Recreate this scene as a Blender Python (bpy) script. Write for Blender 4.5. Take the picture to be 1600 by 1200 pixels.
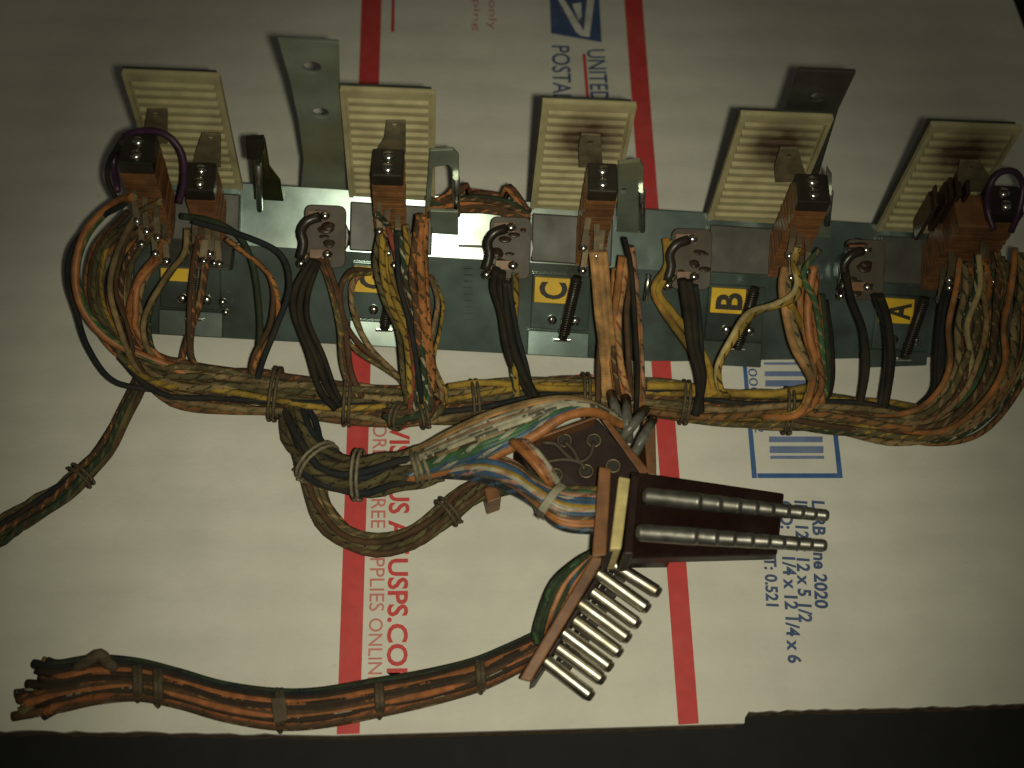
import bpy, bmesh, math, random
from mathutils import Vector, Matrix
random.seed(7)
S = bpy.context.scene
COL = S.collection
for o in list(bpy.data.objects): bpy.data.objects.remove(o)

# ------------------------------------------------------------------ camera
F = 2180.0                                    # focal length in photo pixels (1600 wide)
Zc = Vector((130., 1100., 2180.)).normalized()  # world up seen from the camera
Yc = Vector((-91., 4329., -2180.)); Yc = (Yc - Zc * Yc.dot(Zc)).normalized()
Xc = Yc.cross(Zc)
RW = Matrix((Xc, Yc, Zc))                     # camera -> world
CAM = -(RW @ Vector((0, 0, -1))) * (F * .27 / 1600)
cd = bpy.data.cameras.new('camera'); cam = bpy.data.objects.new('camera', cd); COL.objects.link(cam)
cam.matrix_world = Matrix.Translation(CAM) @ RW.to_4x4()
cd.sensor_width = 36; cd.lens = F / 1600 * 36; cd.clip_start = .01; cd.clip_end = 20
cd.dof.use_dof = True; cd.dof.focus_distance = .35; cd.dof.aperture_fstop = 12.0
S.camera = cam
# ------------------------------------------------------------------ light: dim room + the phone's small flash
W = bpy.data.worlds.new('World'); S.world = W; W.use_nodes = True
W.node_tree.nodes['Background'].inputs[0].default_value = (1.0, .97, .80, 1)
W.node_tree.nodes['Background'].inputs[1].default_value = .030
ld = bpy.data.lights.new('flash', 'SPOT'); lamp = bpy.data.objects.new('flash', ld); COL.objects.link(lamp)
ld.energy = 2.6; ld.color = (1.0, .95, .71); ld.shadow_soft_size = .0035
ld.spot_size = math.radians(48); ld.spot_blend = 1.0
lamp.location = CAM + RW @ Vector((.0095, -.002, .0))
tgt = Vector((-.0005, -.0274, 0))
lamp.rotation_euler = (tgt - lamp.location).to_track_quat('-Z', 'Y').to_euler()
l2 = bpy.data.lights.new('flash_spill', 'POINT'); spill = bpy.data.objects.new('flash_spill', l2); COL.objects.link(spill)   # wide part of the same flash
l2.energy = .63; l2.color = (1.0, .98, .66); l2.shadow_soft_size = .0035; spill.location = lamp.location
vs = S.view_settings; vs.view_transform = 'Standard'; vs.look = 'None'; vs.exposure = 0; vs.gamma = 1
S.render.filter_size = 1.9

# ------------------------------------------------------------------ pixel -> place helpers
def ray(px, py): return RW @ Vector((px - 800, 600 - py, -F))
def P(px, py, z=0.):
    d = ray(px, py); return CAM + d * ((z - CAM.z) / d.z)
TH = math.radians(-1.5)
E_ = Vector((math.cos(TH), math.sin(TH), 0)); N_ = Vector((-math.sin(TH), math.cos(TH), 0)); UP = Vector((0, 0, 1))
O_ = P(832, 325, .026); O_.z = 0
PITCH = .0464; DZ = -.0023
def PV(px, py, v):                            # pixel on the upright plane at depth v of the rail
    d = ray(px, py); return CAM + d * ((v - (CAM - O_).dot(N_)) / d.dot(N_))
def loc(p): q = p - O_; return Vector((q.dot(E_), q.dot(N_), q.z))
SL = .613                                     # slope of the rail's face
SF = .93                                      # steeper front part of the face
def wch(u, v): return (.026 + SL * v if v > -.012 else .026 - SL * .012 + SF * (v + .012)) + u / PITCH * DZ
def L(u, v, w): return O_ + E_ * u + N_ * v + UP * w
def PC(px, py, off=0.):                       # pixel on the tilted face of the rail (raised by off)
    z = .016
    for _ in range(12):
        q = loc(P(px, py, z)); z = wch(q.x, q.y) + off
    return P(px, py, z)

# ------------------------------------------------------------------ materials
MATS = {}
def newmat(name):
    m = bpy.data.materials.new(name); m.use_nodes = True; nt = m.node_tree
    return m, nt, nt.nodes['Principled BSDF']
def nd(nt, t, **k):
    n = nt.nodes.new(t)
    for a, b in k.items(): setattr(n, a, b)
    return n
def mat(name, col, rough=.5, metal=0., var=.35, scale=250., bump=.15, dirt=(.03, .022, .014), dirtamt=.35, spec=.5, rv=.15):
    if name in MATS: return MATS[name]
    m, nt, b = newmat(name); lk = nt.links.new
    tc = nd(nt, 'ShaderNodeTexCoord')
    n1 = nd(nt, 'ShaderNodeTexNoise'); n1.inputs['Scale'].default_value = scale; n1.inputs['Detail'].default_value = 5
    n2 = nd(nt, 'ShaderNodeTexNoise'); n2.inputs['Scale'].default_value = scale * .3; n2.inputs['Detail'].default_value = 4
    lk(tc.outputs['Object'], n1.inputs['Vector']); lk(tc.outputs['Object'], n2.inputs['Vector'])
    r1 = nd(nt, 'ShaderNodeMapRange'); r1.inputs[1].default_value = .3; r1.inputs[2].default_value = .7
    r1.inputs[3].default_value = 1 - var; r1.inputs[4].default_value = 1 + var * .4
    lk(n1.outputs[0], r1.inputs[0])
    mx = nd(nt, 'ShaderNodeMix', data_type='RGBA', blend_type='MULTIPLY'); mx.inputs[0].default_value = 1
    mx.inputs[6].default_value = (*col, 1); lk(r1.outputs[0], mx.inputs[7])
    r2 = nd(nt, 'ShaderNodeMapRange'); r2.inputs[1].default_value = .48; r2.inputs[2].default_value = .7
    r2.inputs[3].default_value = 0; r2.inputs[4].default_value = dirtamt; lk(n2.outputs[0], r2.inputs[0])
    md = nd(nt, 'ShaderNodeMix', data_type='RGBA'); lk(r2.outputs[0], md.inputs[0]); lk(mx.outputs[2], md.inputs[6])
    md.inputs[7].default_value = (*dirt, 1); lk(md.outputs[2], b.inputs['Base Color'])
    rr = nd(nt, 'ShaderNodeMapRange'); rr.inputs[3].default_value = max(.05, rough - rv); rr.inputs[4].default_value = min(1, rough + rv)
    lk(n2.outputs[0], rr.inputs[0]); lk(rr.outputs[0], b.inputs['Roughness'])
    b.inputs['Metallic'].default_value = metal; b.inputs['Specular IOR Level'].default_value = spec
    if bump:
        bp = nd(nt, 'ShaderNodeBump'); bp.inputs['Strength'].default_value = bump; bp.inputs['Distance'].default_value = .0004
        lk(n1.outputs[0], bp.inputs['Height']); lk(bp.outputs[0], b.inputs['Normal'])
    MATS[name] = m; return m
ZINC = mat('zinc', (.185, .245, .235), .23, .72, .45, 90, .06, (.055, .045, .028), .75, rv=.06)
ZINCY = mat('zinc_yellow', (.42, .38, .17), .26, 1., .4, 160, .1, (.12, .09, .04), .5)
ZINCD = mat('zinc_dull', (.33, .38, .31), .40, .55, .35, 90, .06, (.34, .29, .10), .7)  # the dirt colour here paints yellowish highlights onto the zinc
BRITE = mat('bright_steel', (.82, .84, .80), .3, 1., .2, 300, .05, (.3, .28, .22), .2)
PIN2 = mat('dull_pin', (.27, .26, .24), .43, .9, .4, 400, .15, (.10, .085, .06), .6)
PIN = mat('tinned_pin', (.50, .47, .39), .40, 1., .3, 400, .12, (.16, .12, .07), .5)
SOLD = mat('solder', (.72, .70, .66), .22, 1., .2, 500, .15, (.2, .17, .12), .3)
BRASS = mat('spring_brass', (.15, .115, .07), .5, .6, .4, 300, .1)
LUG = mat('contact_lug', (.20, .165, .10), .5, .3, .4, 300, .1)
CREAM = mat('cream_plastic', (.47, .415, .235), .55, 0, .2, 200, .12, (.13, .08, .03), .45)
PHEN = mat('orange_phenolic', (.225, .095, .035), .5, 0, .35, 350, .2, (.07, .03, .015), .5)
PHEND = mat('brown_phenolic', (.19, .085, .035), .5, 0, .35, 350, .2, (.05, .025, .015), .5)
BLK = mat('black_cap', (.022, .018, .014), .34, 0, .3, 300, .12, (.05, .04, .03), .4)
GREYF = mat('grey_fibre', (.055, .043, .028), .6, 0, .35, 260, .2, (.04, .025, .015), .6)
FLUX = mat('flux', (.035, .018, .010), .4, 0, .4, 400, .2)
YOKE = mat('dull_steel', (.075, .075, .066), .55, .3, .35, 200, .1, (.05, .04, .03), .5)
YEL = mat('yellow_label', (.72, .45, .02), .5, 0, .15, 200, .05, (.2, .12, .02), .3)
INK = mat('black_ink', (.015, .013, .010), .6, 0, .1, 200, 0)
FIBRE = mat('fibre_board', (.20, .085, .032), .5, 0, .35, 300, .25, (.05, .02, .01), .5)
BAKE = mat('bakelite', (.017, .0065, .005), .42, 0, .35, 260, .12, (.03, .02, .014), .4, spec=.35)
CREAMB = mat('waxed_strip', (.55, .45, .20), .4, 0, .35, 250, .25, (.2, .12, .05), .5)
LACE = mat('lacing_cord', (.19, .16, .10), .75, 0, .4, 900, .5)
LACED = mat('lacing_cord_brown', (.085, .062, .034), .75, 0, .4, 900, .5)
RED = mat('print_red', (.50, .045, .045), .65, 0, .12, 300, .03, (.5, .2, .18), .12)
REDL = mat('print_red_thin', (.52, .17, .15), .65, 0, .12, 300, .03, (.5, .3, .28), .15)
BLUE = mat('print_blue', (.035, .10, .27), .65, 0, .15, 300, .03, (.2, .25, .35), .15)
NAVY = mat('print_navy', (.05, .08, .19), .65, 0, .15, 300, .03, (.2, .22, .3), .15)
PALE = mat('print_white', (.62, .61, .56), .65, 0, .1, 300, .03)
BARC = mat('print_barcode', (.13, .18, .34), .65, 0, .15, 300, .03, (.3, .33, .4), .25)
TABLE = mat('dark_cloth', (.021, .021, .022), .95, 0, .08, 200, 0, (.02, .02, .02), .05, spec=.1)
KRAFT = mat('torn_kraft', (.16, .10, .06), .9, 0, .4, 500, .5)

def burnt_cream():                            # cream plastic with a soot stain round the contact lug
    m, nt, b = newmat('cream_burnt'); lk = nt.links.new
    src = CREAM.node_tree
    tc = nd(nt, 'ShaderNodeTexCoord')
    n = nd(nt, 'ShaderNodeTexNoise'); n.inputs['Scale'].default_value = 220; n.inputs['Detail'].default_value = 5
    lk(tc.outputs['Object'], n.inputs['Vector'])
    mp = nd(nt, 'ShaderNodeMapping'); mp.inputs['Location'].default_value = (-.0122, 0, -.0570); lk(tc.outputs['Object'], mp.inputs[0])
    sc = nd(nt, 'ShaderNodeVectorMath', operation='MULTIPLY'); sc.inputs[1].default_value = (1, 0, .8); lk(mp.outputs[0], sc.inputs[0])
    ln = nd(nt, 'ShaderNodeVectorMath', operation='LENGTH'); lk(sc.outputs[0], ln.inputs[0])
    ad = nd(nt, 'ShaderNodeMath', operation='MULTIPLY_ADD'); ad.inputs[1].default_value = -.009; lk(n.outputs[0], ad.inputs[0]); lk(ln.outputs['Value'], ad.inputs[2])
    r = nd(nt, 'ShaderNodeMapRange'); r.inputs[1].default_value = -.0012; r.inputs[2].default_value = .0065; r.inputs[3].default_value = .95; r.inputs[4].default_value = 0
    lk(ad.outputs[0], r.inputs[0])
    n2 = nd(nt, 'ShaderNodeMapRange'); n2.inputs[1].default_value = .3; n2.inputs[2].default_value = .7; n2.inputs[3].default_value = .75; n2.inputs[4].default_value = 1.05
    lk(n.outputs[0], n2.inputs[0])
    mu = nd(nt, 'ShaderNodeMix', data_type='RGBA', blend_type='MULTIPLY'); mu.inputs[0].default_value = 1; mu.inputs[6].default_value = (.47, .415, .235, 1); lk(n2.outputs[0], mu.inputs[7])
    mx = nd(nt, 'ShaderNodeMix', data_type='RGBA'); lk(r.outputs[0], mx.inputs[0]); lk(mu.outputs[2], mx.inputs[6]); mx.inputs[7].default_value = (.055, .026, .012, 1)
    lk(mx.outputs[2], b.inputs['Base Color']); b.inputs['Roughness'].default_value = .55
    return m
BURNT = burnt_cream()

def card_mat():
    m, nt, b = newmat('white_liner'); lk = nt.links.new
    tc = nd(nt, 'ShaderNodeTexCoord')
    n = nd(nt, 'ShaderNodeTexNoise'); n.inputs['Scale'].default_value = 900; n.inputs['Detail'].default_value = 6
    lk(tc.outputs['Object'], n.inputs['Vector'])
    mp = nd(nt, 'ShaderNodeMapping'); mp.inputs['Scale'].default_value = (25, 140, 1); lk(tc.outputs['Object'], mp.inputs[0])
    n3 = nd(nt, 'ShaderNodeTexNoise'); n3.inputs['Scale'].default_value = 1; n3.inputs['Detail'].default_value = 5; lk(mp.outputs[0], n3.inputs['Vector'])
    n2 = nd(nt, 'ShaderNodeTexNoise'); n2.inputs['Scale'].default_value = 30; n2.inputs['Detail'].default_value = 6; n2.inputs['Roughness'].default_value = .65
    lk(tc.outputs['Object'], n2.inputs['Vector'])
    r = nd(nt, 'ShaderNodeMapRange'); r.inputs[1].default_value = .3; r.inputs[2].default_value = .72; r.inputs[3].default_value = .86; r.inputs[4].default_value = 1.06
    lk(n2.outputs[0], r.inputs[0])
    mu = nd(nt, 'ShaderNodeMix', data_type='RGBA', blend_type='MULTIPLY'); mu.inputs[0].default_value = 1
    mu.inputs[6].default_value = (.60, .585, .53, 1); lk(r.outputs[0], mu.inputs[7])
    # a few scuffs
    n4 = nd(nt, 'ShaderNodeTexNoise'); n4.inputs['Scale'].default_value = 75; n4.inputs['Detail'].default_value = 3; lk(tc.outputs['Object'], n4.inputs['Vector'])
    r4 = nd(nt, 'ShaderNodeMapRange'); r4.inputs[1].default_value = .735; r4.inputs[2].default_value = .80; r4.inputs[3].default_value = 0; r4.inputs[4].default_value = .55
    lk(n4.outputs[0], r4.inputs[0])
    mx = nd(nt, 'ShaderNodeMix', data_type='RGBA'); lk(r4.outputs[0], mx.inputs[0]); lk(mu.outputs[2], mx.inputs[6]); mx.inputs[7].default_value = (.22, .17, .13, 1)
    lk(mx.outputs[2], b.inputs['Base Color']); b.inputs['Roughness'].default_value = .62; b.inputs['Specular IOR Level'].default_value = .3
    bp = nd(nt, 'ShaderNodeBump'); bp.inputs['Strength'].default_value = .25; bp.inputs['Distance'].default_value = .0002
    lk(n.outputs[0], bp.inputs['Height'])
    bq = nd(nt, 'ShaderNodeBump'); bq.inputs['Strength'].default_value = .35; bq.inputs['Distance'].default_value = .0006
    lk(n3.outputs[0], bq.inputs['Height']); lk(bp.outputs[0], bq.inputs['Normal'])
    sp = nd(nt, 'ShaderNodeSeparateXYZ'); lk(tc.outputs['Object'], sp.inputs[0])     # faint flutes of the corrugated core
    ma = nd(nt, 'ShaderNodeMath', operation='MULTIPLY_ADD'); ma.inputs[1].default_value = 2 * math.pi / .0118; lk(sp.outputs[1], ma.inputs[0])
    mb_ = nd(nt, 'ShaderNodeMath', operation='MULTIPLY'); mb_.inputs[1].default_value = 5; lk(n2.outputs[0], mb_.inputs[0]); lk(mb_.outputs[0], ma.inputs[2])
    si = nd(nt, 'ShaderNodeMath', operation='SINE'); lk(ma.outputs[0], si.inputs[0])
    bw = nd(nt, 'ShaderNodeBump'); bw.inputs['Strength'].default_value = 1; bw.inputs['Distance'].default_value = .00009
    lk(si.outputs[0], bw.inputs['Height']); lk(bq.outputs[0], bw.inputs['Normal']); lk(bw.outputs[0], b.inputs['Normal'])
    return m
CARD = card_mat()

def wmat(base, tracer=None, kind='spiral', rough=.7, dirt=.72, k=1.35):
    key = ('w', base, tracer, kind, rough, dirt, k)
    if key in MATS: return MATS[key]
    m, nt, b = newmat('wire_insulation'); lk = nt.links.new
    uv = nd(nt, 'ShaderNodeUVMap'); sp = nd(nt, 'ShaderNodeSeparateXYZ'); lk(uv.outputs[0], sp.inputs[0])
    tc = nd(nt, 'ShaderNodeTexCoord')
    n = nd(nt, 'ShaderNodeTexNoise'); n.inputs['Scale'].default_value = 420; n.inputs['Detail'].default_value = 4; lk(tc.outputs['Object'], n.inputs['Vector'])
    n2 = nd(nt, 'ShaderNodeTexNoise'); n2.inputs['Scale'].default_value = 110; n2.inputs['Detail'].default_value = 4; lk(tc.outputs['Object'], n2.inputs['Vector'])
    def math_(op, a, c=None):
        q = nd(nt, 'ShaderNodeMath', operation=op)
        for i, x in enumerate((a, c)):
            if x is None: continue
            if isinstance(x, (int, float)): q.inputs[i].default_value = x
            else: lk(x, q.inputs[i])
        return q.outputs[0]
    col = None
    rgb = nd(nt, 'ShaderNodeRGB'); rgb.outputs[0].default_value = (*base, 1); col = rgb.outputs[0]
    if tracer:
        if kind == 'spiral':
            msk = math_('LESS_THAN', math_('FRACT', math_('ADD', math_('MULTIPLY', sp.outputs[0], k), math_('MULTIPLY', sp.outputs[1], 2.0))), .30)
        else:                                 # dashes along two sides
            a = math_('LESS_THAN', math_('FRACT', math_('MULTIPLY', sp.outputs[0], k)), .45)
            c = math_('LESS_THAN', math_('FRACT', math_('MULTIPLY', sp.outputs[1], 3)), .55)
            msk = math_('MULTIPLY', a, c)
        nb_ = nd(nt, 'ShaderNodeTexNoise'); nb_.inputs['Scale'].default_value = 700; lk(tc.outputs['Object'], nb_.inputs['Vector']); msk = math_('MULTIPLY', msk, math_('MULTIPLY', math_('GREATER_THAN', nb_.outputs[0], .47 if rough > .6 else .38), .85)); mx = nd(nt, 'ShaderNodeMix', data_type='RGBA'); lk(msk, mx.inputs[0]); lk(col, mx.inputs[6]); mx.inputs[7].default_value = (*tracer, 1); col = mx.outputs[2]
    # woven relief
    wv = math_('MULTIPLY', math_('SINE', math_('MULTIPLY', math_('ADD', sp.outputs[0], sp.outputs[1]), 31.4)),
               math_('SINE', math_('MULTIPLY', math_('SUBTRACT', sp.outputs[0], sp.outputs[1]), 31.4)))
    r = nd(nt, 'ShaderNodeMapRange'); r.inputs[1].default_value = .3; r.inputs[2].default_value = .7; r.inputs[3].default_value = .62; r.inputs[4].default_value = 1.12; lk(n.outputs[0], r.inputs[0])
    mu = nd(nt, 'ShaderNodeMix', data_type='RGBA', blend_type='MULTIPLY'); mu.inputs[0].default_value = 1; lk(col, mu.inputs[6]); lk(r.outputs[0], mu.inputs[7])
    r2 = nd(nt, 'ShaderNodeMapRange'); r2.inputs[1].default_value = .42; r2.inputs[2].default_value = .68; r2.inputs[3].default_value = 0; r2.inputs[4].default_value = dirt; lk(n2.outputs[0], r2.inputs[0])
    md = nd(nt, 'ShaderNodeMix', data_type='RGBA'); lk(r2.outputs[0], md.inputs[0]); lk(mu.outputs[2], md.inputs[6]); md.inputs[7].default_value = (.034, .026, .014, 1)
    lk(md.outputs[2], b.inputs['Base Color']); b.inputs['Roughness'].default_value = rough + (.12 if rough > .6 else 0); b.inputs['Specular IOR Level'].default_value = .25 if rough > .6 else .45
    bp = nd(nt, 'ShaderNodeBump'); bp.inputs['Strength'].default_value = .22 if rough > .6 else .08; bp.inputs['Distance'].default_value = .00025
    lk(wv, bp.inputs['Height']); lk(bp.outputs[0], b.inputs['Normal'])
    MATS[key] = m; return m
# colours of the insulation
OR = (.38, .145, .045); TAN = (.26, .18, .085); BRN = (.085, .045, .023); DGN = (.028, .045, .024); GRN = (.045, .12, .05)
NVY = (.016, .02, .024); BLU = (.045, .095, .165); YLW = (.34, .215, .035); BK = (.014, .012, .010); WHT = (.40, .37, .27); RDD = (.22, .05, .03)
OLV = (.11, .09, .04); PNK = (.42, .22, .14); PUR = (.055, .022, .055); GRY = (.16, .16, .14)
oldset = [wmat(TAN, BRN), wmat(BRN, TAN), wmat(OLV, BK), wmat(OLV, YLW), wmat((.24, .11, .04), DGN), wmat(DGN, TAN), wmat(BRN), wmat(TAN, OLV), wmat(YLW, OLV), wmat(OLV, TAN),
          wmat(NVY), wmat(TAN, DGN), wmat(BRN, OR), wmat(OLV, DGN)]
darkset = [wmat(BRN), wmat(OLV, BK), wmat(BRN, OLV), wmat(OLV), wmat(DGN, OLV), wmat(BRN, OR), wmat(NVY), wmat(OLV, TAN)]
M_OR = wmat(OR, None, rough=.5, dirt=.25); M_TAN = wmat(TAN); M_GRN = wmat(DGN); M_BK = wmat(BK); M_YB = wmat(YLW, BK, k=1.4); M_Y = wmat(YLW, None)
M_OB = wmat(PNK, NVY, k=0.98); M_BRN = wmat(BRN); M_OG = wmat(OR, DGN, k=1.4); M_GW = wmat(DGN, WHT, k=0.98); M_PUR = wmat(PUR, None, rough=.4, dirt=.2)
M_PT = wmat((.46, .25, .10)); M_OT = wmat(OR, TAN, k=1.4); M_NV = wmat(NVY); M_OLV = wmat(OLV); M_OR2 = wmat(OR, RDD, k=1.4)

# ------------------------------------------------------------------ mesh helpers
class MB:
    def __init__(s): s.v = []; s.f = []; s.uv = []; s.mi = []; s.sm = []
    def add(s, vs, fs, mi=0, smooth=False, uvs=None):
        b = len(s.v); s.v += [Vector(x) for x in vs]
        for i, f in enumerate(fs):
            s.f.append([b + j for j in f]); s.mi.append(mi); s.sm.append(smooth)
            s.uv.append(uvs[i] if uvs else [(0, 0)] * len(f))
    def hexa(s, a, mi=0):                     # 8 corners: bottom 4 ccw, top 4 ccw
        s.add(a, [(3, 2, 1, 0), (4, 5, 6, 7), (0, 1, 5, 4), (1, 2, 6, 5), (2, 3, 7, 6), (3, 0, 4, 7)], mi)
    def box(s, x0, x1, y0, y1, z0, z1, mi=0, M=None):
        a = [Vector(p) for p in ((x0, y0, z0), (x1, y0, z0), (x1, y1, z0), (x0, y1, z0), (x0, y0, z1), (x1, y0, z1), (x1, y1, z1), (x0, y1, z1))]
        if M: a = [M @ p for p in a]
        s.hexa(a, mi)
    def prism(s, poly, d, mi=0):              # polygon of 3-D points swept by vector d
        n = len(poly); poly = [Vector(p) for p in poly]; d = Vector(d)
        nn = Vector((0, 0, 0))
        for i in range(n): nn += poly[i].cross(poly[(i + 1) % n])
        if nn.dot(d) > 0: poly = poly[::-1]
        s.add(poly + [p + d for p in poly], [tuple(range(n)), tuple(range(2 * n - 1, n - 1, -1))] + [((i + 1) % n, i, n + i, n + (i + 1) % n) for i in range(n)], mi)
    def tube(s, pts, r, sides=8, mi=0, cap=True, ends=None):
        pts = [Vector(p) for p in pts]; n = len(pts)
        rr = r if isinstance(r, (list, tuple)) else [r] * n
        T = [(pts[min(i + 1, n - 1)] - pts[max(i - 1, 0)]).normalized() for i in range(n)]
        a = Vector((0, 0, 1)) if abs(T[0].z) < .9 else Vector((1, 0, 0))
        x = (a - T[0] * a.dot(T[0])).normalized(); vs = []; us = []; u = 0
        for i in range(n):
            x = (x - T[i] * x.dot(T[i])).normalized(); y = T[i].cross(x)
            if i: u += (pts[i] - pts[i - 1]).length / (2 * math.pi * max(rr[0], 1e-5))
            us.append(u)
            for k in range(sides):
                t = 2 * math.pi * k / sides; vs.append(pts[i] + (x * math.cos(t) + y * math.sin(t)) * rr[i])
        fs = []; uv = []
        for i in range(n - 1):
            for k in range(sides):
                k2 = (k + 1) % sides
                fs.append((i * sides + k, i * sides + k2, (i + 1) * sides + k2, (i + 1) * sides + k))
                uv.append([(us[i], k / sides), (us[i], (k + 1) / sides), (us[i + 1], (k + 1) / sides), (us[i + 1], k / sides)])
        s.add(vs, fs, mi, True, uv)
        if cap:
            b = len(s.v) - len(vs)
            for f in (tuple(range(sides))[::-1], tuple((n - 1) * sides + k for k in range(sides))):
                s.f.append([b + j for j in f]); s.mi.append(mi); s.sm.append(False); s.uv.append([(0, 0)] * sides)
    def ring(s, c, nrm, R, r, seg=20, sides=6, mi=0, flat=None):
        nrm = Vector(nrm).normalized(); a = Vector((0, 0, 1)) if abs(nrm.z) < .9 else Vector((1, 0, 0))
        x = (a - nrm * a.dot(nrm)).normalized(); y = nrm.cross(x); c = Vector(c)
        vs = []; fs = []
        for i in range(seg):
            t = 2 * math.pi * i / seg; d = x * math.cos(t) + y * math.sin(t)
            for k in range(sides):
                q = 2 * math.pi * k / sides; vs.append(c + d * (R + r * math.cos(q)) + nrm * (r * math.sin(q)))
        for i in range(seg):
            for k in range(sides):
                i2 = (i + 1) % seg; k2 = (k + 1) % sides
                fs.append((i * sides + k, i2 * sides + k, i2 * sides + k2, i * sides + k2))
        s.add(vs, fs, mi, True)
    def ball(s, c, r, mi=0, sq=(1, 1, 1), seg=10, rings=6):
        c = Vector(c); vs = [c + Vector((0, 0, r * sq[2]))]; fs = []
        for i in range(1, rings):
            p = math.pi * i / rings
            for k in range(seg):
                t = 2 * math.pi * k / seg; vs.append(c + Vector((math.sin(p) * math.cos(t) * r * sq[0], math.sin(p) * math.sin(t) * r * sq[1], math.cos(p) * r * sq[2])))
        vs.append(c - Vector((0, 0, r * sq[2])))
        for k in range(seg): fs.append((0, 1 + k, 1 + (k + 1) % seg))
        for i in range(rings - 2):
            for k in range(seg):
                a = 1 + i * seg + k; b_ = 1 + i * seg + (k + 1) % seg; fs.append((a, a + seg, b_ + seg, b_))
        b = 1 + (rings - 2) * seg
        for k in range(seg): fs.append((b + k, len(vs) - 1, b + (k + 1) % seg))
        s.add(vs, fs, mi, True)
    def build(s, name, mats, parent=None, bevel=0., origin=None):
        me = bpy.data.meshes.new(name); o0 = Vector(origin) if origin is not None else Vector((0, 0, 0))
        me.from_pydata([v - o0 for v in s.v], [], s.f)
        for m in (mats if isinstance(mats, (list, tuple)) else [mats]): me.materials.append(m)
        me.polygons.foreach_set('material_index', s.mi); me.polygons.foreach_set('use_smooth', s.sm)
        ul = me.uv_layers.new(name='UVMap'); flat = [c for f in s.uv for p in f for c in p]; ul.data.foreach_set('uv', flat)
        me.update()
        o = bpy.data.objects.new(name, me); COL.objects.link(o)
        if origin is not None: o.location = o0
        if parent: o.parent = parent
        if bevel:
            b = o.modifiers.new('bevel', 'BEVEL'); b.width = bevel; b.segments = 2; b.limit_method = 'ANGLE'
        return o
def tag(o, label, cat, group=None):
    o['label'] = label; o['category'] = cat
    if group: o['group'] = group
    return o
def thing(name, label, cat, location=(0, 0, 0), rz=0, group=None):
    o = bpy.data.objects.new(name, None); COL.objects.link(o); o.location = location; o.rotation_euler = (0, 0, rz); o.empty_display_size = .01
    return tag(o, label, cat, group)
def settle(o):                                # bake world-space mesh under an Empty that is not at the origin
    pass
def catmull(pts, step=.0012):
    pts = [Vector(p) for p in pts]; q = [pts[0] * 2 - pts[1]] + pts + [pts[-1] * 2 - pts[-2]]; out = []
    for i in range(1, len(q) - 2):
        a, b, c, d = q[i - 1], q[i], q[i + 1], q[i + 2]; n = max(3, min(40, int((c - b).length / step)))
        for k in range(n):
            t = k / n; out.append(.5 * ((2 * b) + (c - a) * t + (2 * a - 5 * b + 4 * c - d) * t * t + (3 * b - a - 3 * c + d) * t ** 3))
    out.append(pts[-1]); return out
def child(mb, name, mats, parent, bevel=0.):  # mesh in world space -> child of an unrotated Empty
    o = mb.build(name, mats, None, bevel); o.parent = parent
    if parent and parent.type == 'EMPTY': o.matrix_parent_inverse = Matrix.Translation(parent.location).inverted()
    return o

# ================================================================== THE SETTING
t = MB(); t.box(-.6, .6, -.5, .6, -.03, -.0085); tb = t.build('table', TABLE); tb['kind'] = 'structure'

# ------------------------------------------------------------------ the flattened mailing carton everything lies on
carton = thing('cardboard_carton', 'flattened white mailing carton printed with red stripes and blue lettering under the wiring', 'carton', (0, 0, -.0085))
def card_outline():
    pts = [P(-420, 1136)]
    for i in range(0, 46):                    # ragged left part of the cut edge
        x = -400 + i * 18.5; pts.append(P(x, 1142 + .012 * max(x, 0) + random.uniform(-2.6, 2.2)))
    pts += [P(520, 1149), P(840, 1140), P(1163, 1130), P(1164, 1121)]
    for i in range(0, 54):
        x = 1170 + i * 12; pts.append(P(x, 1111.5 - (x - 1170) * .026 + random.uniform(-1.6, 1.6)))
    e = P(1583, 0); d = (P(1600, 45) - e).normalized()
    e2 = e - d * .12; e3 = e + d * .19
    pts += [e3, e2, Vector((-.30, e2.y + .006, 0)), Vector((-.30, -.09, 0))]
    return pts
c = MB(); po = card_outline(); c.prism([p - Vector((0, 0, .0012)) for p in po], (0, 0, .0012)); child(c, 'top_liner', CARD, carton)
c = MB(); cc = sum(po, Vector()) / len(po)
c.prism([Vector((p.x + (.0007 if p.x < cc.x else -.0007), p.y + (.0008 if p.y < cc.y else -.0008), -.0085)) for p in po], (0, 0, .0072)); child(c, 'corrugated_core', KRAFT, carton)
ZP = .00012
def quadp(pts, mat_, name, z=ZP):
    m = MB(); m.add([P(*p, z) for p in pts], [tuple(range(len(pts)))][::1])
    o = child(m, name, mat_, carton)
    bm = bmesh.new(); bm.from_mesh(o.data); bmesh.ops.recalc_face_normals(bm, faces=bm.faces)
    for f in bm.faces:
        if f.normal.z < 0: f.normal_flip()
    bm.to_mesh(o.data); bm.free(); return o
quadp([(567, -60), (598, -60), (562, 1146.5), (526, 1147.5)], RED, 'red_stripe')
quadp([(971, -60), (999, -60), (1092, 1130.5), (1060, 1132.5)], RED, 'red_stripe')
def text_mesh(s, bold=.0):
    cu = bpy.data.curves.new('t', 'FONT'); cu.body = s; cu.offset = bold; cu.resolution_u = 3
    ob = bpy.data.objects.new('t', cu); COL.objects.link(ob); bpy.context.view_layer.update()
    me = bpy.data.meshes.new_from_object(ob.evaluated_get(bpy.context.evaluated_depsgraph_get())); bpy.data.objects.remove(ob); return me
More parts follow.
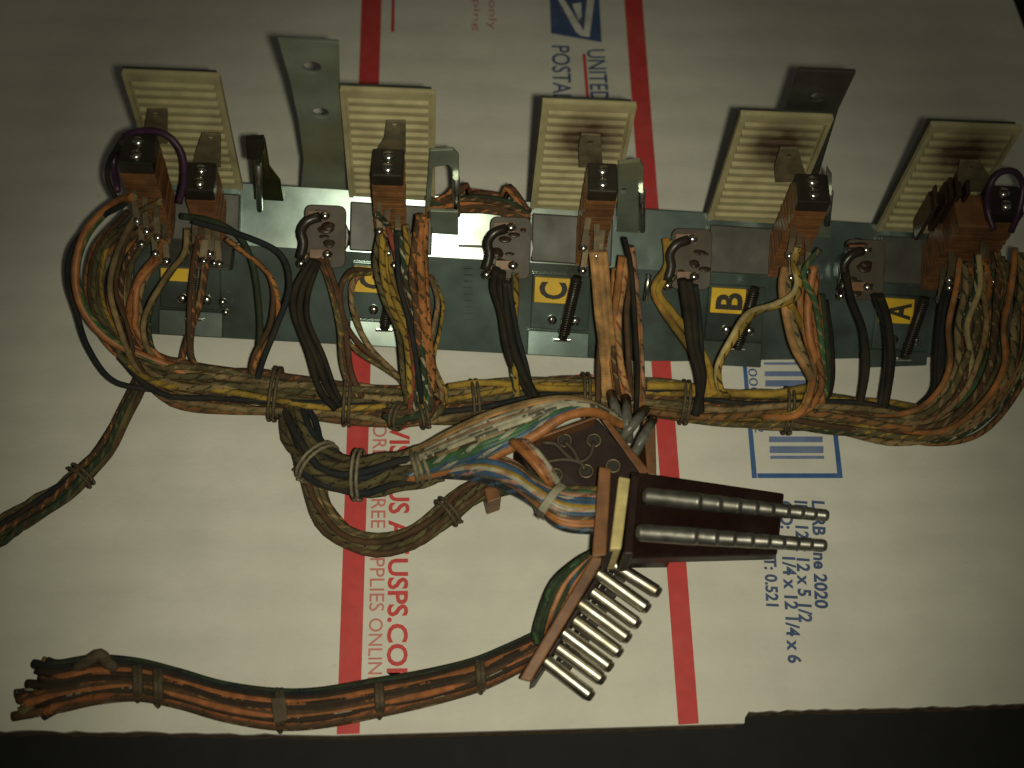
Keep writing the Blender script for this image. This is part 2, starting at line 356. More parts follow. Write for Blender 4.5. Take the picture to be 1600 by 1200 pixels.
def text_on(s, a, b, h, mat_, name, parent, up=None, nrm=UP, bold=.012, lift=0., frac=None):
    """string s from world point a to b along its baseline, capitals h metres tall; frac: only a..b spans this part"""
    me = text_mesh(s, bold); xs = [v.co.x for v in me.vertices]; x0, x1 = min(xs), max(xs)
    d = (b - a); ln = d.length; ex = d / ln; ey = (nrm.cross(ex)).normalized() if up is None else up
    k = ln / (x1 - x0); kh = h / .70
    for v in me.vertices: v.co = a + ex * ((v.co.x - x0) * k) + ey * (v.co.y * kh) + nrm * lift
    me.materials.clear(); me.materials.append(mat_); me.name = name
    o = bpy.data.objects.new(name, me); COL.objects.link(o)
    if parent:
        o.parent = parent
        if parent.type == 'EMPTY': o.matrix_parent_inverse = Matrix.Translation(parent.location).inverted()
    return o
def ptext(s, p0, p1, hpx, mat_, bold=.012, name='lettering'):
    a, b = P(*p0, ZP), P(*p1, ZP); h = (P(p0[0] + hpx, p0[1], ZP) - a).length
    return text_on(s, a, b, h, mat_, name, carton, bold=bold)
ptext('VISIT US AT', (610, 662), (607.5, 866), 30, RED, .025); ptext('USPS.COM', (607.4, 873), (605, 1076), 30, RED, .025)
ptext('ORDER FREE SUPPLIES', (583, 662), (577, 955), 22, REDL, .006); ptext('ONLINE', (576.8, 966), (574.5, 1070), 22, REDL, .006)
ptext('L', (900, 585), (901, 597), 26, RED, .02)
ptext('LFRB June 2020', (1269, 782), (1274, 950), 19, NAVY, .034)
ptext('ID: 12 x 12 x 5 1/2', (1242, 782), (1249, 972), 19, NAVY, .034)
ptext('OD: 12 1/4 x 12 1/4 x 6', (1218, 782), (1232, 1036), 19, NAVY, .034)
ptext('CUFT: 0.521', (1192, 826), (1198, 947), 18, NAVY, .034)
ptext('UNITED STATES', (917, 77), (931, 245), 28, NAVY, .01)
ptext('POSTAL SERVICE', (862, 71), (869, 260), 28, NAVY, .01)
quadp([(910, 84), (915, 84), (928, 240), (923, 240)], RED, 'red_rule')
quadp([(613, -60), (618, -60), (616, 50), (611, 50)], RED, 'red_rule')
ptext('flat rate shipping', (741, -150), (740, 48), 10, REDL, 0); ptext('domestic use only', (764, -150), (764, 46), 12, REDL, 0)
# the eagle emblem: blue field with pale sweeping head
quadp([(858, -28), (935, -28), (940, 66), (861, 52)], NAVY, 'emblem_field')
quadp([(858, -26), (866, -26), (912, 48), (921, 58), (908, 56), (900, 50)], PALE, 'emblem_mark', ZP * 2)
quadp([(920, -26), (932, -26), (921, 58), (912, 54), (915, 20)], PALE, 'emblem_mark', ZP * 3)
quadp([(894, 6), (908, 4), (909, 26), (904, 32)], PALE, 'emblem_mark', ZP * 4)
# barcode block
for q in (((1158, 540), (1164, 540), (1183, 747), (1175, 747)), ((1287, 540), (1293, 540), (1317, 747), (1309, 747)), ((1183.2, 739.5), (1308.2, 739.5), (1308.9, 747), (1183.9, 747))):
    quadp(q, BLUE, 'barcode_frame')
for y0, y1 in ((543, 549), (554, 558), (566, 570), (580, 588), (594, 604), (611, 617), (624, 630), (640, 646), (656, 660), (664, 669), (682, 691), (697, 708), (712, 717)):
    f = (y0 - 540) / 207.; quadp([(1192 + 14 * f, y0), (1276 + 14 * f, y0), (1276 + 14 * f, y1), (1192 + 14 * f, y1)], BARC, 'barcode_bar')
ptext('1000', (1168, 566), (1172, 618), 14, BLUE, 0); ptext('02', (1178, 652), (1180, 676), 14, BLUE, 0)

# ================================================================== THE RAIL
rail = thing('mounting_rail', 'long zinc plated steel mounting rail carrying the row of relays above the carton', 'rail', L(0, 0, 0))
NCH = (UP - N_ * SL).normalized(); NF = (UP - N_ * SF).normalized()
def Lc(u, v, off=0.):                         # point on the folded face; v counts along the face in front of the fold
    if v > -.0145: return L(u, v, .026 + SL * v + u / PITCH * DZ) + NCH * off if v > -.012 or off and False else L(u, -.012 + (v + .012) * .85, wch(u, -.012 + (v + .012) * .85)) + NF * off
    v = -.012 + (v + .012) * .85
    return L(u, v, wch(u, v)) + NF * off
m = MB()
UA, UB = -.1015, .118; VF, VB = -.0335, .0015
VK = -.012
top_ = [[Lc(u_, v_) for u_ in (UA, UB)] for v_ in (VF, VK, VB)]
fv = [p for r_ in top_ for p in r_]; nn_ = [NF, NF, (NF + NCH).normalized(), (NF + NCH).normalized(), NCH, NCH]
m.add(fv + [p - q * .0012 for p, q in zip(fv, nn_)], [(0, 1, 3, 2), (2, 3, 5, 4), (8, 9, 7, 6), (10, 11, 9, 8), (0, 6, 7, 1), (4, 5, 11, 10), (0, 2, 8, 6), (2, 4, 10, 8), (1, 7, 9, 3), (3, 9, 11, 5)])
m.prism([Lc(UA, VB, -.0013), Lc(UB, VB, -.0013), L(UB, VB, .0006), L(UA, VB, .0006)], N_ * -.0012)
child(m, 'channel', ZINC, rail, .0003)
def plate_v(poly, v, holes=(), th=.0011):     # outline in photo pixels on the upright plane at depth v, with round holes
    bm = bmesh.new(); pts = [PV(x, y, v) for x, y in poly]
    vs = [bm.verts.new(p) for p in pts]; edges = [bm.edges.new((vs[i], vs[(i + 1) % len(vs)])) for i in range(len(vs))]
    for hx, hy, r in holes:
        c0 = PV(hx, hy, v); hv = [bm.verts.new(c0 + E_ * r * math.cos(a) + UP * r * math.sin(a)) for a in [2 * math.pi * i / 20 for i in range(20)]]
        edges += [bm.edges.new((hv[i], hv[(i + 1) % 20])) for i in range(20)]
    bmesh.ops.triangle_fill(bm, use_beauty=True, use_dissolve=False, edges=edges)
    r = bmesh.ops.extrude_face_region(bm, geom=bm.faces[:])
    bmesh.ops.translate(bm, vec=N_ * th, verts=[x for x in r['geom'] if isinstance(x, bmesh.types.BMVert)])
    bmesh.ops.recalc_face_normals(bm, faces=bm.faces)
    mb = MB(); bm.verts.ensure_lookup_table(); bm.verts.index_update()
    mb.add([x.co.copy() for x in bm.verts], [[x.index for x in f.verts] for f in bm.faces]); bm.free(); return mb
child(plate_v([(433, 61), (529, 67), (531, 140), (536, 200), (541, 318), (545, 345), (462, 345), (467, 322), (474, 250), (466, 190), (452, 125)], .0030, [(488, 106, .0020), (501, 177, .0019)]), 'upright_bracket', ZINCD, rail, .00025)
child(plate_v([(1248, 110), (1338, 113), (1310, 172), (1262, 330), (1175, 330), (1220, 185)], .0040, [(1278, 152, .0016)]), 'upright_bracket', YOKE, rail, .00025)
child(plate_v([(392, 218), (414, 219), (421, 262), (438, 285), (444, 318), (440, 352), (398, 352), (396, 300)], -.002), 'end_bracket', ZINCY, rail, .0003)
m = MB(); m.prism([PV(383, 222, -.004), PV(412, 220, -.004), PV(412, 238, -.004), PV(406, 252, -.004), PV(386, 250, -.004)], N_ * .002); child(m, 'bracket_lug', BLK, rail, .0003)
m = MB(); m.tube([PV(404, 256, -.004), PV(406, 330, -.004)], .0008, 10); child(m, 'bright_stud', BRITE, rail)
# little stamped marks on the bare face between two relays
m = MB()
for i in range(9):
    a = PC(724, 420 + i * 10, .00015); m.prism([a, a + E_ * .0024, a + E_ * .0024 + N_ * .0003, a + N_ * .0003], NCH * .00012)
child(m, 'stamped_ridges', ZINC, rail)
m = MB(); m.prism([PC(716, 382, .0002), PC(776, 384, .0002), PC(776, 388, .0002), PC(716, 386, .0002)], NCH * .0006); child(m, 'face_seam', YOKE, rail)

# ================================================================== THE RELAYS
def screw(mb, c, axis, r, h, mi=0):
    axis = Vector(axis).normalized(); n = 12
    a = Vector((0, 0, 1)) if abs(axis.z) < .9 else Vector((1, 0, 0)); x = (a - axis * a.dot(axis)).normalized(); y = axis.cross(x)
    prof = [(r, 0), (r, h * .45), (r * .8, h * .8), (r * .4, h), ]
    vs = []; fs = []
    for rr, hh in prof:
        for k in range(n):
            t = 2 * math.pi * k / n; vs.append(Vector(c) + axis * hh + (x * math.cos(t) + y * math.sin(t)) * rr)
    for i in range(len(prof) - 1):
        for k in range(n): fs.append((i * n + k, i * n + (k + 1) % n, (i + 1) * n + (k + 1) % n, (i + 1) * n + k))
    fs.append(tuple((len(prof) - 1) * n + k for k in range(n))); mb.add(vs, fs, mi, True)
    d = x * r * .85; e = y * r * .14; p = Vector(c) + axis * (h * 1.0)
    mb.prism([p - d - e, p + d - e, p + d + e, p - d + e], axis * .00004, 1)

TAGS = {}
def stack(rel, k, px, py, w=.0072, depth=.0085, low=.022, body=PHEN, lug=None, ncap=.0042, tags=6, capped=True):
    """contact pile-up: black clamp cap with two screws over laminated insulators, springs and soldered tails in front"""
    q = loc(PV(px, py, -.005)); u0, w1 = q.x, q.z; v0 = -.005; v1 = v0 - depth
    cap = MB(); cap.prism([L(u0, v0, w1 - ncap), L(u0 + w, v0, w1 - ncap), L(u0 + w, v1, w1 - ncap), L(u0, v1, w1 - ncap)], UP * ncap)
    co = child(cap, 'clamp_cap', BLK if capped else PHEND, rel, .0005)
    for f in ((.28, .72) if capped else ()):
        s = MB(); screw(s, L(u0 + w * .5, v0 - depth * f, w1 - .0001), UP, .0015, .0011); so = child(s, 'screw', [SOLD, INK], co)
    b = MB(); z = w1 - ncap - .00005; i = 0
    while z > low:
        h = random.choice((.0006, .0008, .0011)); j = random.uniform(-.00014, .00014); br = i % 3 == 2; g = .00012 if br else 0
        a = [L(u0 - j * .4 + g, v0 + g, z - h), L(u0 + w + j - g, v0 + g, z - h), L(u0 + w + j - g, v1 + j + g, z - h), L(u0 - j * .4 + g, v1 + j + g, z - h)]
        b.prism(a, UP * (h - .00004), (2 if br else 0)); z -= h; i += 1
    child(b, 'laminated_pile', [body, BRASS, PHEND], rel)
    rows = []
    for t_ in range(tags):
        uu = u0 + w * (.12 + .76 * ((t_ * .37 + .1) % 1)); ww = w1 - ncap - .007 - .0026 * t_
        if ww < low + .004: ww = low + .004 + .0008 * t_
        tip = L(uu + random.uniform(-.0012, .0012), v1 - .0055 - .0006 * t_, ww - .0035 - random.uniform(0, .0015))
        root = L(uu, v1 + .001, ww); s = MB(); sx = E_ * .0007
        midp = root.lerp(tip, .55) + UP * .0012
        for a, c2 in ((root, midp), (midp, tip)):
            s.prism([a - sx, a + sx, c2 + sx, c2 - sx], UP * .00035)
        tl = child(s, 'solder_tail', BRASS, rel)
        s = MB(); s.ball(tip, .0010, sq=(1, 1.25, .9)); child(s, 'solder_bead', SOLD, tl); rows.append(tip)
    if lug:
        l = [loc(PV(x, y, -.0035)) for x, y in lug[:-1]]; c2 = lug[-1]
        pm = plate_v(lug[:-1], -.0040, [(c2[0], c2[1], .0007)], .0006); child(pm, 'spring_lug', LUG, rel, .0001)
    TAGS.setdefault(k, []).extend(rows); return u0, w1

def relay(k, name_label, letter, u_shift=0., top=.0697, burnt=False, slant=.0045, coil=True, lab=True):
    ub = k * PITCH + u_shift; dz = k * DZ
    base = L(ub, -.016, wch(ub, -.016))
    rel = thing('relay', name_label, 'relay', base, 0, 'relays along the mounting rail')
    # cream armature plate: slab, raised border and ribs
    wd = .0219; z0 = .026 + dz; z1 = top
    rot = Matrix.Rotation(TH, 4, 'Z')
    po_ = L(ub, 0, 0); plate = MB()
    sl = slant
    plate.prism([Vector((0, 0, z0)), Vector((wd, 0, z0 - sl)), Vector((wd, 0, z1)), Vector((0, 0, z1))], (0, .0010, 0))
    pm = BURNT if burnt else CREAM
    po = plate.build('armature_plate', pm, None, .0002); po.matrix_world = Matrix.Translation(po_) @ rot
    po.parent = rel; po.matrix_parent_inverse = Matrix.Translation(rel.location).inverted()
    rb = MB(); bw = .0011
    for x0, x1_, a, b_ in ((0, bw, z0 + .0005, z1), (wd - bw, wd, z0 - sl + .0005, z1), (bw, wd - bw, z1 - .0022, z1)):
        rb.box(x0, x1_, -.0007, -.00002, a, b_)
    n = 13; span = z1 - .0026 - (z0 + .001); st = span / n
    for i in range(n):
        zc = z1 - .0030 - st * (i + .5)
        rb.prism([Vector((bw + .0006, -.00002, zc - st * .40)), Vector((bw + .0006, -.00055, zc - st * .12)), Vector((bw + .0006, -.00055, zc + st * .16)), Vector((bw + .0006, -.00002, zc + st * .40))], (wd - 2 * bw - .0012, 0, 0))
    ro = rb.build('ribs', pm); ro.parent = po
    bk = MB(); bk.prism([L(ub - .0004, .0014, z0 - .001), L(ub + wd - .001, .0014, z0 - sl), L(ub + wd - .001, .0014, z1 - .0008), L(ub - .0004, .0014, z1 - .0008)], N_ * .0009); child(bk, 'edge_shade_plate', YOKE, rel, .0002)  # added dark sheet standing in for the shadow along the plate's edge
    # yoke block on the rail
    y = MB(); y.prism([Lc(ub + .0005, -.0118, .0002), Lc(ub + .0215, -.0118, .0002), Lc(ub + .0215, -.0012, .0002), Lc(ub + .0005, -.0012, .0002)], NCH * .0028); child(y, 'yoke', YOKE, rel, .0004)
    # foot with a step and a bright nose
    ft = MB(); ft.prism([Lc(ub + .0012, -.0268, .0002), Lc(ub + .0165, -.0268, .0002), Lc(ub + .0165, -.0142, .0002), Lc(ub + .0012, -.0142, .0002)], NF * .0017)
    ft.prism([Lc(ub + .0006, -.0330, .0022), Lc(ub + .0170, -.0330, .0022), Lc(ub + .0170, -.0273, .0011), Lc(ub + .0006, -.0273, .0011)], NF * -.0009); foot = child(ft, 'foot', ZINC, rel, .0003)
    for du in (.0068, .0130):
        s = MB(); screw(s, Lc(ub + du, -.0245, .0019), NF, .0013, .0012); child(s, 'screw', [SOLD, INK], foot)
    # dark adjusting spring over the foot
    a = Lc(ub + .0125, -.0135, .0062); b_ = Lc(ub + .0098, -.0285, .0034); s = MB(); nturn = 24; pts = []
    d = (b_ - a); s.tube([a, b_], .00125, 10); child(s, 'spring_post', BLK, rel)
    ex = d.normalized(); xx = ex.cross(UP).normalized(); yy = ex.cross(xx)
    for i in range(nturn * 8 + 1):
        t_ = i / (nturn * 8); an = t_ * nturn * 2 * math.pi; pts.append(a + d * (.06 + .86 * t_) + (xx * math.cos(an) + yy * math.sin(an)) * .00135)
    s = MB(); s.tube(pts, .00026, 5); child(s, 'spring', BLK, rel)
    s = MB(); s.prism([b_ + NCH * -.002 - E_ * .0022, b_ + NCH * -.002 + E_ * .0022, b_ + E_ * .0022 + NCH * .0006, b_ - E_ * .0022 + NCH * .0006], ex * .0008); child(s, 'spring_anchor', BRITE, rel, .0002)
    if lab:
        lb = MB(); c0 = Lc(ub + .0016, -.0205, .0021)
        q = [Lc(ub + .0018, -.0205, .0030), Lc(ub + .0110, -.0205, .0030), Lc(ub + .0110, -.0147, .0030), Lc(ub + .0018, -.0147, .0030)]
        lb.prism([p - NF * .0010 for p in q], NF * .0010); lbo = child(lb, 'identity_label', YEL, rel, .00015)
        if letter:
            e_up = (q[0] - q[1]).normalized(); ex_ = (q[3] - q[0]).normalized()      # letter turned a quarter turn: reads away from the viewer
            a = Lc(ub + .0100, -.0196, .0031); text_on(letter, a, a + ex_ * .0046, .0068, INK, 'letter', lbo, up=e_up, nrm=e_up.cross(ex_) * -1, bold=.03)
    if coil:
        # coil beside the yoke: winding, flange board and two soldered terminals
        cu = ub - .0052; cv = -.0092; c0 = Lc(cu, cv, .0003)
        s = MB(); s.tube([c0, c0 + NCH * .0075], .0058, 20); child(s, 'coil_winding', BLK, rel)
        ax = (N_ + UP * SL).normalized(); hx, hy, cr = .0052, .0078, .0018; poly = []
        for sx, sy, a0 in ((1, 1, 0), (-1, 1, 90), (-1, -1, 180), (1, -1, 270)):
            for i in range(4):
                an = math.radians(a0 + i * 30); poly.append(c0 + NCH * .0076 + E_ * (sx * (hx - cr) + cr * math.cos(an)) + ax * (sy * (hy - cr) + cr * math.sin(an)))
        s = MB(); s.prism(poly, NCH * .0011); fl = child(s, 'coil_flange', GREYF, rel, .0002)
        for du, dv in ((-.0002, .0052), (.0006, -.0044)):
            p = c0 + NCH * .0088 + E_ * du + ax * dv
            s = MB(); s.prism([p - E_ * .0042 - ax * .0011, p + E_ * .0012 - ax * .0013, p + E_ * .0012 + ax * .0013, p - E_ * .0042 + ax * .0011], NCH * .0006); child(s, 'coil_terminal', PHEND, fl, .0001)
            s = MB(); s.ball(p + NCH * .0008 + E_ * .0002, .00125, sq=(1.1, 1, .8)); child(s, 'solder_bead', SOLD, fl)
        p = c0 + NCH * .0085 - E_ * .0058 - ax * .007; s = MB(); s.ball(p, .0013); child(s, 'solder_bead', SOLD, rel)
        s = MB(); s.tube([p, c0 + NCH * .0096 - E_ * .004 - ax * .0044], .0006, 6); child(s, 'lead_tail', BRASS, rel)
        s = MB(); s.tube(catmull([c0 + NCH * .0098 - E_ * .0012 + ax * .0048, c0 + NCH * .0105 - E_ * .0042 + ax * .0036, c0 + NCH * .0100 - E_ * .0058 + ax * .0010, c0 + NCH * .0095 - E_ * .0052 - ax * .0020, c0 + NCH * .0090 - E_ * .0060 - ax * .0058]), .0013, 8); child(s, 'black_sleeve', BLK, rel)
        s = MB(); rq = random.Random(k + 9)
        for q_ in range(9): s.ball(c0 + NCH * .0087 + E_ * rq.uniform(-.0036, .0040) + ax * rq.uniform(-.0060, .0062), rq.uniform(.0007, .0018), sq=(rq.uniform(.8, 1.6), rq.uniform(.8, 1.5), .28))
        child(s, 'flux_residue', FLUX, fl)
    return rel

r1 = relay(-2, 'relay at the end of the rail with two contact stacks and orange wires looping out', None, -.0032, .0745, False, .001, coil=False)
stack(r1, -2, 190, 206, .0082, .0090, .028, PHEN, [(230, 172), (262, 172), (262, 225), (218, 225), (226, 198), (244, 179)])
stack(r1, -2, 293, 252, .0070, .0085, .026, PHEN, [(315, 210), (345, 210), (345, 262), (300, 262), (306, 236), (330, 217)])
r2 = relay(-1, 'relay tagged G beside the tall two-hole bracket, yellow speckled wires below', 'G', -.0008, .0716, False, .001)
stack(r2, -1, 583, 231, .0075, .0080, .026, PHEN, [(604, 190), (634, 190), (634, 240), (586, 240), (600, 218), (617, 196)])
r3 = relay(0, 'relay tagged C with soot-stained cream plate and salmon wires below', 'C', -.0006, .0700, True)
stack(r3, 0, 918, 253, .0072, .0085, .021, PHEN, [(908, 210), (938, 212), (942, 262), (905, 262), (904, 232), (922, 223)])
r4 = relay(1, 'relay tagged B with burnt cream plate in front of the dark one-hole bracket', 'B', -.0004, .0684, True)
stack(r4, 1, 1243, 270, .0080, .0085, .018, PHEN, [(1219, 232), (1246, 232), (1262, 285), (1212, 285), (1210, 262), (1232, 244)])
r5 = relay(2, 'relay tagged A with a large brown contact block and a purple wire loop', 'A', -.0012, .0672, True)
stack(r5, 2, 1540, 288, .0085, .0085, .020, PHEN, [(1500, 252), (1530, 252), (1560, 300), (1500, 300), (1496, 275), (1515, 262)], tags=7)
stack(r5, 2, 1490, 303, .0084, .0095, .016, PHEND, None, tags=5, capped=False)
# comb of dark springs between plate and block on the last relay
for i in range(6):
    p = loc(PV(1452 + i * 11 + random.uniform(-3, 3), 306 - i * 7 + random.uniform(-5, 5), -.0030)); s = MB()
    s.prism([L(p.x, -.0018, p.z), L(p.x, -.0075, p.z - .001), L(p.x, -.0075, p.z - .014), L(p.x, -.0018, p.z - .013)], E_ * random.uniform(.0005, .0012)); child(s, 'contact_spring', FLUX, r5, .0001)
s = MB(); pp = loc(PV(1505, 350, -.0045)); 
# side brackets, with bright tubes standing in for the edge highlights
def side_bracket(rel, poly, v, holes, edge):
    child(plate_v(poly, v, holes, .001), 'side_bracket', ZINCD, rel, .0002)
    s = MB(); a, b = PV(*edge[0], v - .0006), PV(*edge[1], v - .0006); s.tube([a, b], .0009, 10); child(s, 'edge_glint', BRITE, rel)
side_bracket(r2, [(672, 236), (708, 234), (717, 244), (718, 335), (707, 335), (706, 265), (700, 258), (676, 262), (672, 330), (664, 330)], -.004, [], ((713, 277), (714, 336)))
side_bracket(r2, [(672, 330), (716, 332), (716, 480), (706, 492), (705, 406), (676, 404)], -.007, [], ((711, 410), (707, 480)))
side_bracket(r3, [(966, 256), (1000, 252), (1005, 262), (1004, 372), (962, 372), (966, 300)], -.004, [(974, 298, .0011)], ((1003, 297), (1003, 360)))
side_bracket(r4, [(1292, 262), (1300, 275), (1298, 372), (1262, 372), (1286, 330)], -.004, [], ((1297, 300), (1292, 350)))
# odd bright bolts of the end relay
for x, y, rr in ((326, 383, .0014), (300, 398, .0010), (348, 472, .0011), (353, 488, .0010)):
    s = MB(); s.ball(PC(x, y, .006), rr); child(s, 'solder_bead', SOLD, r1)
p = PC(330, 400, .0003); s = MB(); s.prism([p + E_ * -.012 + N_ * -.004, p + E_ * .006 + N_ * -.004, p + E_ * .006 + N_ * .008, p + E_ * -.012 + N_ * .008], NCH * .006); child(s, 'terminal_block', YOKE, r1, .0005)

# ================================================================== WIRES
HARN = {}; WR = random.Random(21)
setX = [M_OT, M_GW, M_OG, M_YB, wmat(TAN, RDD), wmat(GRN, TAN), wmat(OR, BRN), M_BRN, wmat(BRN, TAN)]
def harness(key, label, px, py):
    HARN[key] = thing('wire_bundle' if key != 'trunk' else 'wiring_harness', label, 'wiring', P(px, py, 0)); return HARN[key]
def lift_pts(pts):                            # keep a wire clear of the rail's sloping face
    out = []
    for p in pts:
        q = loc(p)
        if UA - .002 < q.x < UB + .002 and -.036 < q.y < .002:
            lo = wch(q.x, max(q.y, VF)) + .0052
            if p.z < lo: p = Vector((p.x, p.y, lo))
        if p.z < .0011: p = Vector((p.x, p.y, .0011))
        out.append(p)
    return out
def wire(key, pts, m_, r=.0008, v0=None, z0=.034, z1=.008, zs=None, sag=0.):
    n = len(pts); w = []
    start = PV(*pts[0], v0) if v0 is not None else P(*pts[0], z0)
    zz0 = start.z
    for i, p in enumerate(pts):
        if i == 0: w.append(start); continue
        t_ = i / (n - 1); z = zs[i] if zs else zz0 + (z1 - zz0) * (t_ ** .8) + sag * math.sin(math.pi * t_)
        q = P(*p, z); l = loc(q)
        if UA < l.x < UB and -.036 < l.y < .002 and z < wch(l.x, l.y) + .006: q = PC(*p, .006)
        w.append(q)
    if key == 'trunk' and m_ not in (M_PUR, M_Y):
        r *= .84
        if WR.random() < (.3 if m_ in (M_BK, M_NV) else .75):      # a thinner neighbour following almost the same way
            dv = Vector((WR.uniform(-.0022, .0022), WR.uniform(-.0014, .0014), WR.uniform(-.0016, .0008)))
            w2 = [p + dv * (.35 + .65 * math.sin(math.pi * i / (len(w) - 1))) + Vector((WR.uniform(-.0006, .0006), WR.uniform(-.0006, .0006), 0)) * (0 < i < len(w) - 1) for i, p in enumerate(w)]
            s = MB(); s.tube(lift_pts(catmull(w2)), r * WR.uniform(.72, .9), 8); child(s, 'wire', m_ if m_ in (M_BK, M_NV) else WR.choice(oldset + setX), HARN[key])
    s = MB(); s.tube(lift_pts(catmull(w)), r, 8); return child(s, 'wire', m_, HARN[key])
def bundle(key, pts, n, R, mats, r=.0008, flat=1., twist=1.5, ties=(), tiemat=LACED, jitter=.12, seed=1, fray=None, name='wire'):
    rnd = random.Random(seed); c = catmull([P(*p) for p in pts], .0025); N = len(c)
    def Rt(t_):
        if not isinstance(R, (list, tuple)): return R
        x = t_ * (len(R) - 1); i = min(int(x), len(R) - 2); return R[i] + (R[i + 1] - R[i]) * (x - i)
    frames = []
    for i in range(N):
        T = (c[min(i + 1, N - 1)] - c[max(i - 1, 0)]).normalized(); side = T.cross(UP).normalized(); frames.append((T, side, side.cross(T)))
    for j in range(n):
        rad = math.sqrt((j + .5) / n); ang = j * 2.39996; ph = rnd.uniform(0, 6.28); fr = rnd.uniform(2, 5); pts2 = []
        i0 = 0; i1 = N
        if fray: i1 = N - int(rnd.uniform(0, fray) * N)
        for i in range(i0, i1):
            t_ = i / (N - 1); T, sd, up = frames[i]; a = ang + twist * t_ + jitter * 2 * math.sin(fr * t_ * 6.28 + ph); rr = (Rt(t_) - r) * rad * (1 + jitter * math.sin(fr * 1.7 * t_ * 6.28 + ph * 2))
            p = c[i] + sd * (math.cos(a) * rr) + up * (math.sin(a) * rr * flat); p.z = max(p.z, r + .0003); pts2.append(p)
        s = MB(); s.tube(pts2, r * rnd.uniform(.9, 1.1), 7); child(s, name, mats[(j * 5 + seed) % len(mats)], HARN[key])
    for t_ in ties:
        i = int(t_ * (N - 1)); T, sd, up = frames[i]; s = MB(); Rr = Rt(t_) + .0004
        for dd in (-.0006, .0007):
            ring = [c[i] + T * dd + sd * math.cos(a) * Rr + up * math.sin(a) * (Rr if flat == 1 else Rr * (flat + .12)) for a in [2 * math.pi * q / 20 for q in range(21)]]
            for p in ring: p.z = max(p.z, .0005)
            s.tube(ring, .00045, 6)
        e = c[i] + sd * Rr + UP * .0003; s.tube([e - sd * .0004, e + sd * .0003 + T * .0006, e + sd * .0007 + T * .001], .0004, 5)
        child(s, 'lacing_tie', tiemat, HARN[key])
    return c

# ---- main harness along the front of the rail
harness('trunk', 'laced main wiring harness running along the front edge of the rail', 800, 625)
TR = [(196, 548, .012), (262, 592, .010), (360, 606, .009), (480, 622, .008), (560, 628, .0075), (660, 634, .0075), (760, 628, .0075), (880, 618, .0075), (1000, 622, .0075), (1120, 634, .0075), (1230, 642, .008), (1340, 652, .009), (1440, 664, .012), (1500, 650, .016)]
bundle('trunk', TR, 34, [.0034, .0066, .0068, .0062, .0058, .0056, .0054, .0053, .0053, .0052, .0055, .0058, .0058, .0044], oldset, .00085, .92, 2.2, (.20, .29, .44, .56, .68, .80), LACED, .14, 3)
wire('trunk', [(1010, 603), (1070, 604), (1110, 612), (1200, 616), (1262, 606)], M_Y, .0011, None, .012, .011, [.012, .012, .012, .012, .013])
wire('trunk', [(700, 604), (760, 598), (850, 606), (930, 608)], M_Y, .0009, None, .012, .011, [.012] * 4)

# ---- wires of the end relay: wide loops to the left
V = -.018
wire('trunk', [(208, 308), (178, 318), (135, 360), (118, 420), (128, 480), (170, 530), (240, 562), (330, 592)], M_OR, .00115, V, z1=.010, sag=.004)
wire('trunk', [(252, 315), (215, 335), (185, 390), (172, 450), (186, 510), (205, 560), (230, 594)], M_TAN, .0009, V, z1=.011, sag=.004)
wire('trunk', [(258, 372), (246, 400), (222, 430), (206, 470), (204, 500), (214, 540), (260, 585)], M_OR2, .0014, V, z1=.010, sag=.002)
wire('trunk', [(262, 378), (240, 412), (216, 445), (212, 490), (216, 520), (270, 575), (340, 596)], M_OR, .0010, V, z1=.010, sag=.002)
wire('trunk', [(292, 358), (288, 395), (262, 430), (232, 480), (224, 520), (242, 560), (300, 595)], M_TAN, .0009, V, z1=.010, sag=.004)
wire('trunk', [(284, 338), (330, 345), (372, 368), (394, 410), (404, 470), (406, 530), (396, 592)], M_GRN, .00095, V, z1=.012, sag=.005)
wire('trunk', [(300, 345), (390, 372), (440, 400), (452, 450), (432, 510), (412, 560), (400, 600)], M_NV, .00095, V, z1=.012, sag=.005)
wire('trunk', [(196, 318), (150, 345), (112, 390), (106, 440), (120, 490), (136, 540), (170, 590), (215, 606), (300, 612)], M_NV, .0009, V, z1=.006, sag=-.004)
wire('trunk', [(225, 345), (170, 370), (148, 420), (150, 480), (178, 530), (200, 570), (262, 596)], wmat(OLV, DGN), .0009, V, z1=.009)
wire('trunk', [(232, 352), (190, 380), (160, 430), (165, 490), (200, 545), (290, 590)], wmat(GRY, BRN), .0009, V, z1=.009)
wire('trunk', [(240, 350), (205, 395), (190, 440), (194, 500), (230, 560), (310, 596)], wmat(BRN, PNK), .0009, V, z1=.009)
wire('trunk', [(246, 360), (212, 400), (200, 450), (202, 520), (250, 580)], M_OLV, .0009, V, z1=.009)
wire('trunk', [(310, 370), (300, 430), (296, 500), (300, 560), (330, 600)], M_BRN, .0009, V, z1=.010)
wire('trunk', [(325, 385), (318, 450), (308, 490), (290, 540), (280, 592)], wmat(BRN, OR), .0009, V, z1=.010)
wire('trunk', [(352, 372), (420, 430), (424, 500), (396, 560), (392, 600)], M_BRN, .0009, V, z1=.010, sag=.002)
for i in range(5):
    wire('trunk', [(200 + i * 14, 330 + i * 6), (150 + i * 10, 392 + i * 4), (142 + i * 10, 470), (176 + i * 10, 540), (236 + i * 14, 590)], darkset[(i * 3) % 8], .0009, -.015, z1=.008)
wire('trunk', [(190, 222), (172, 250), (168, 280), (182, 312)], M_NV, .0008, -.012, zs=[.05, .052, .048, .044])
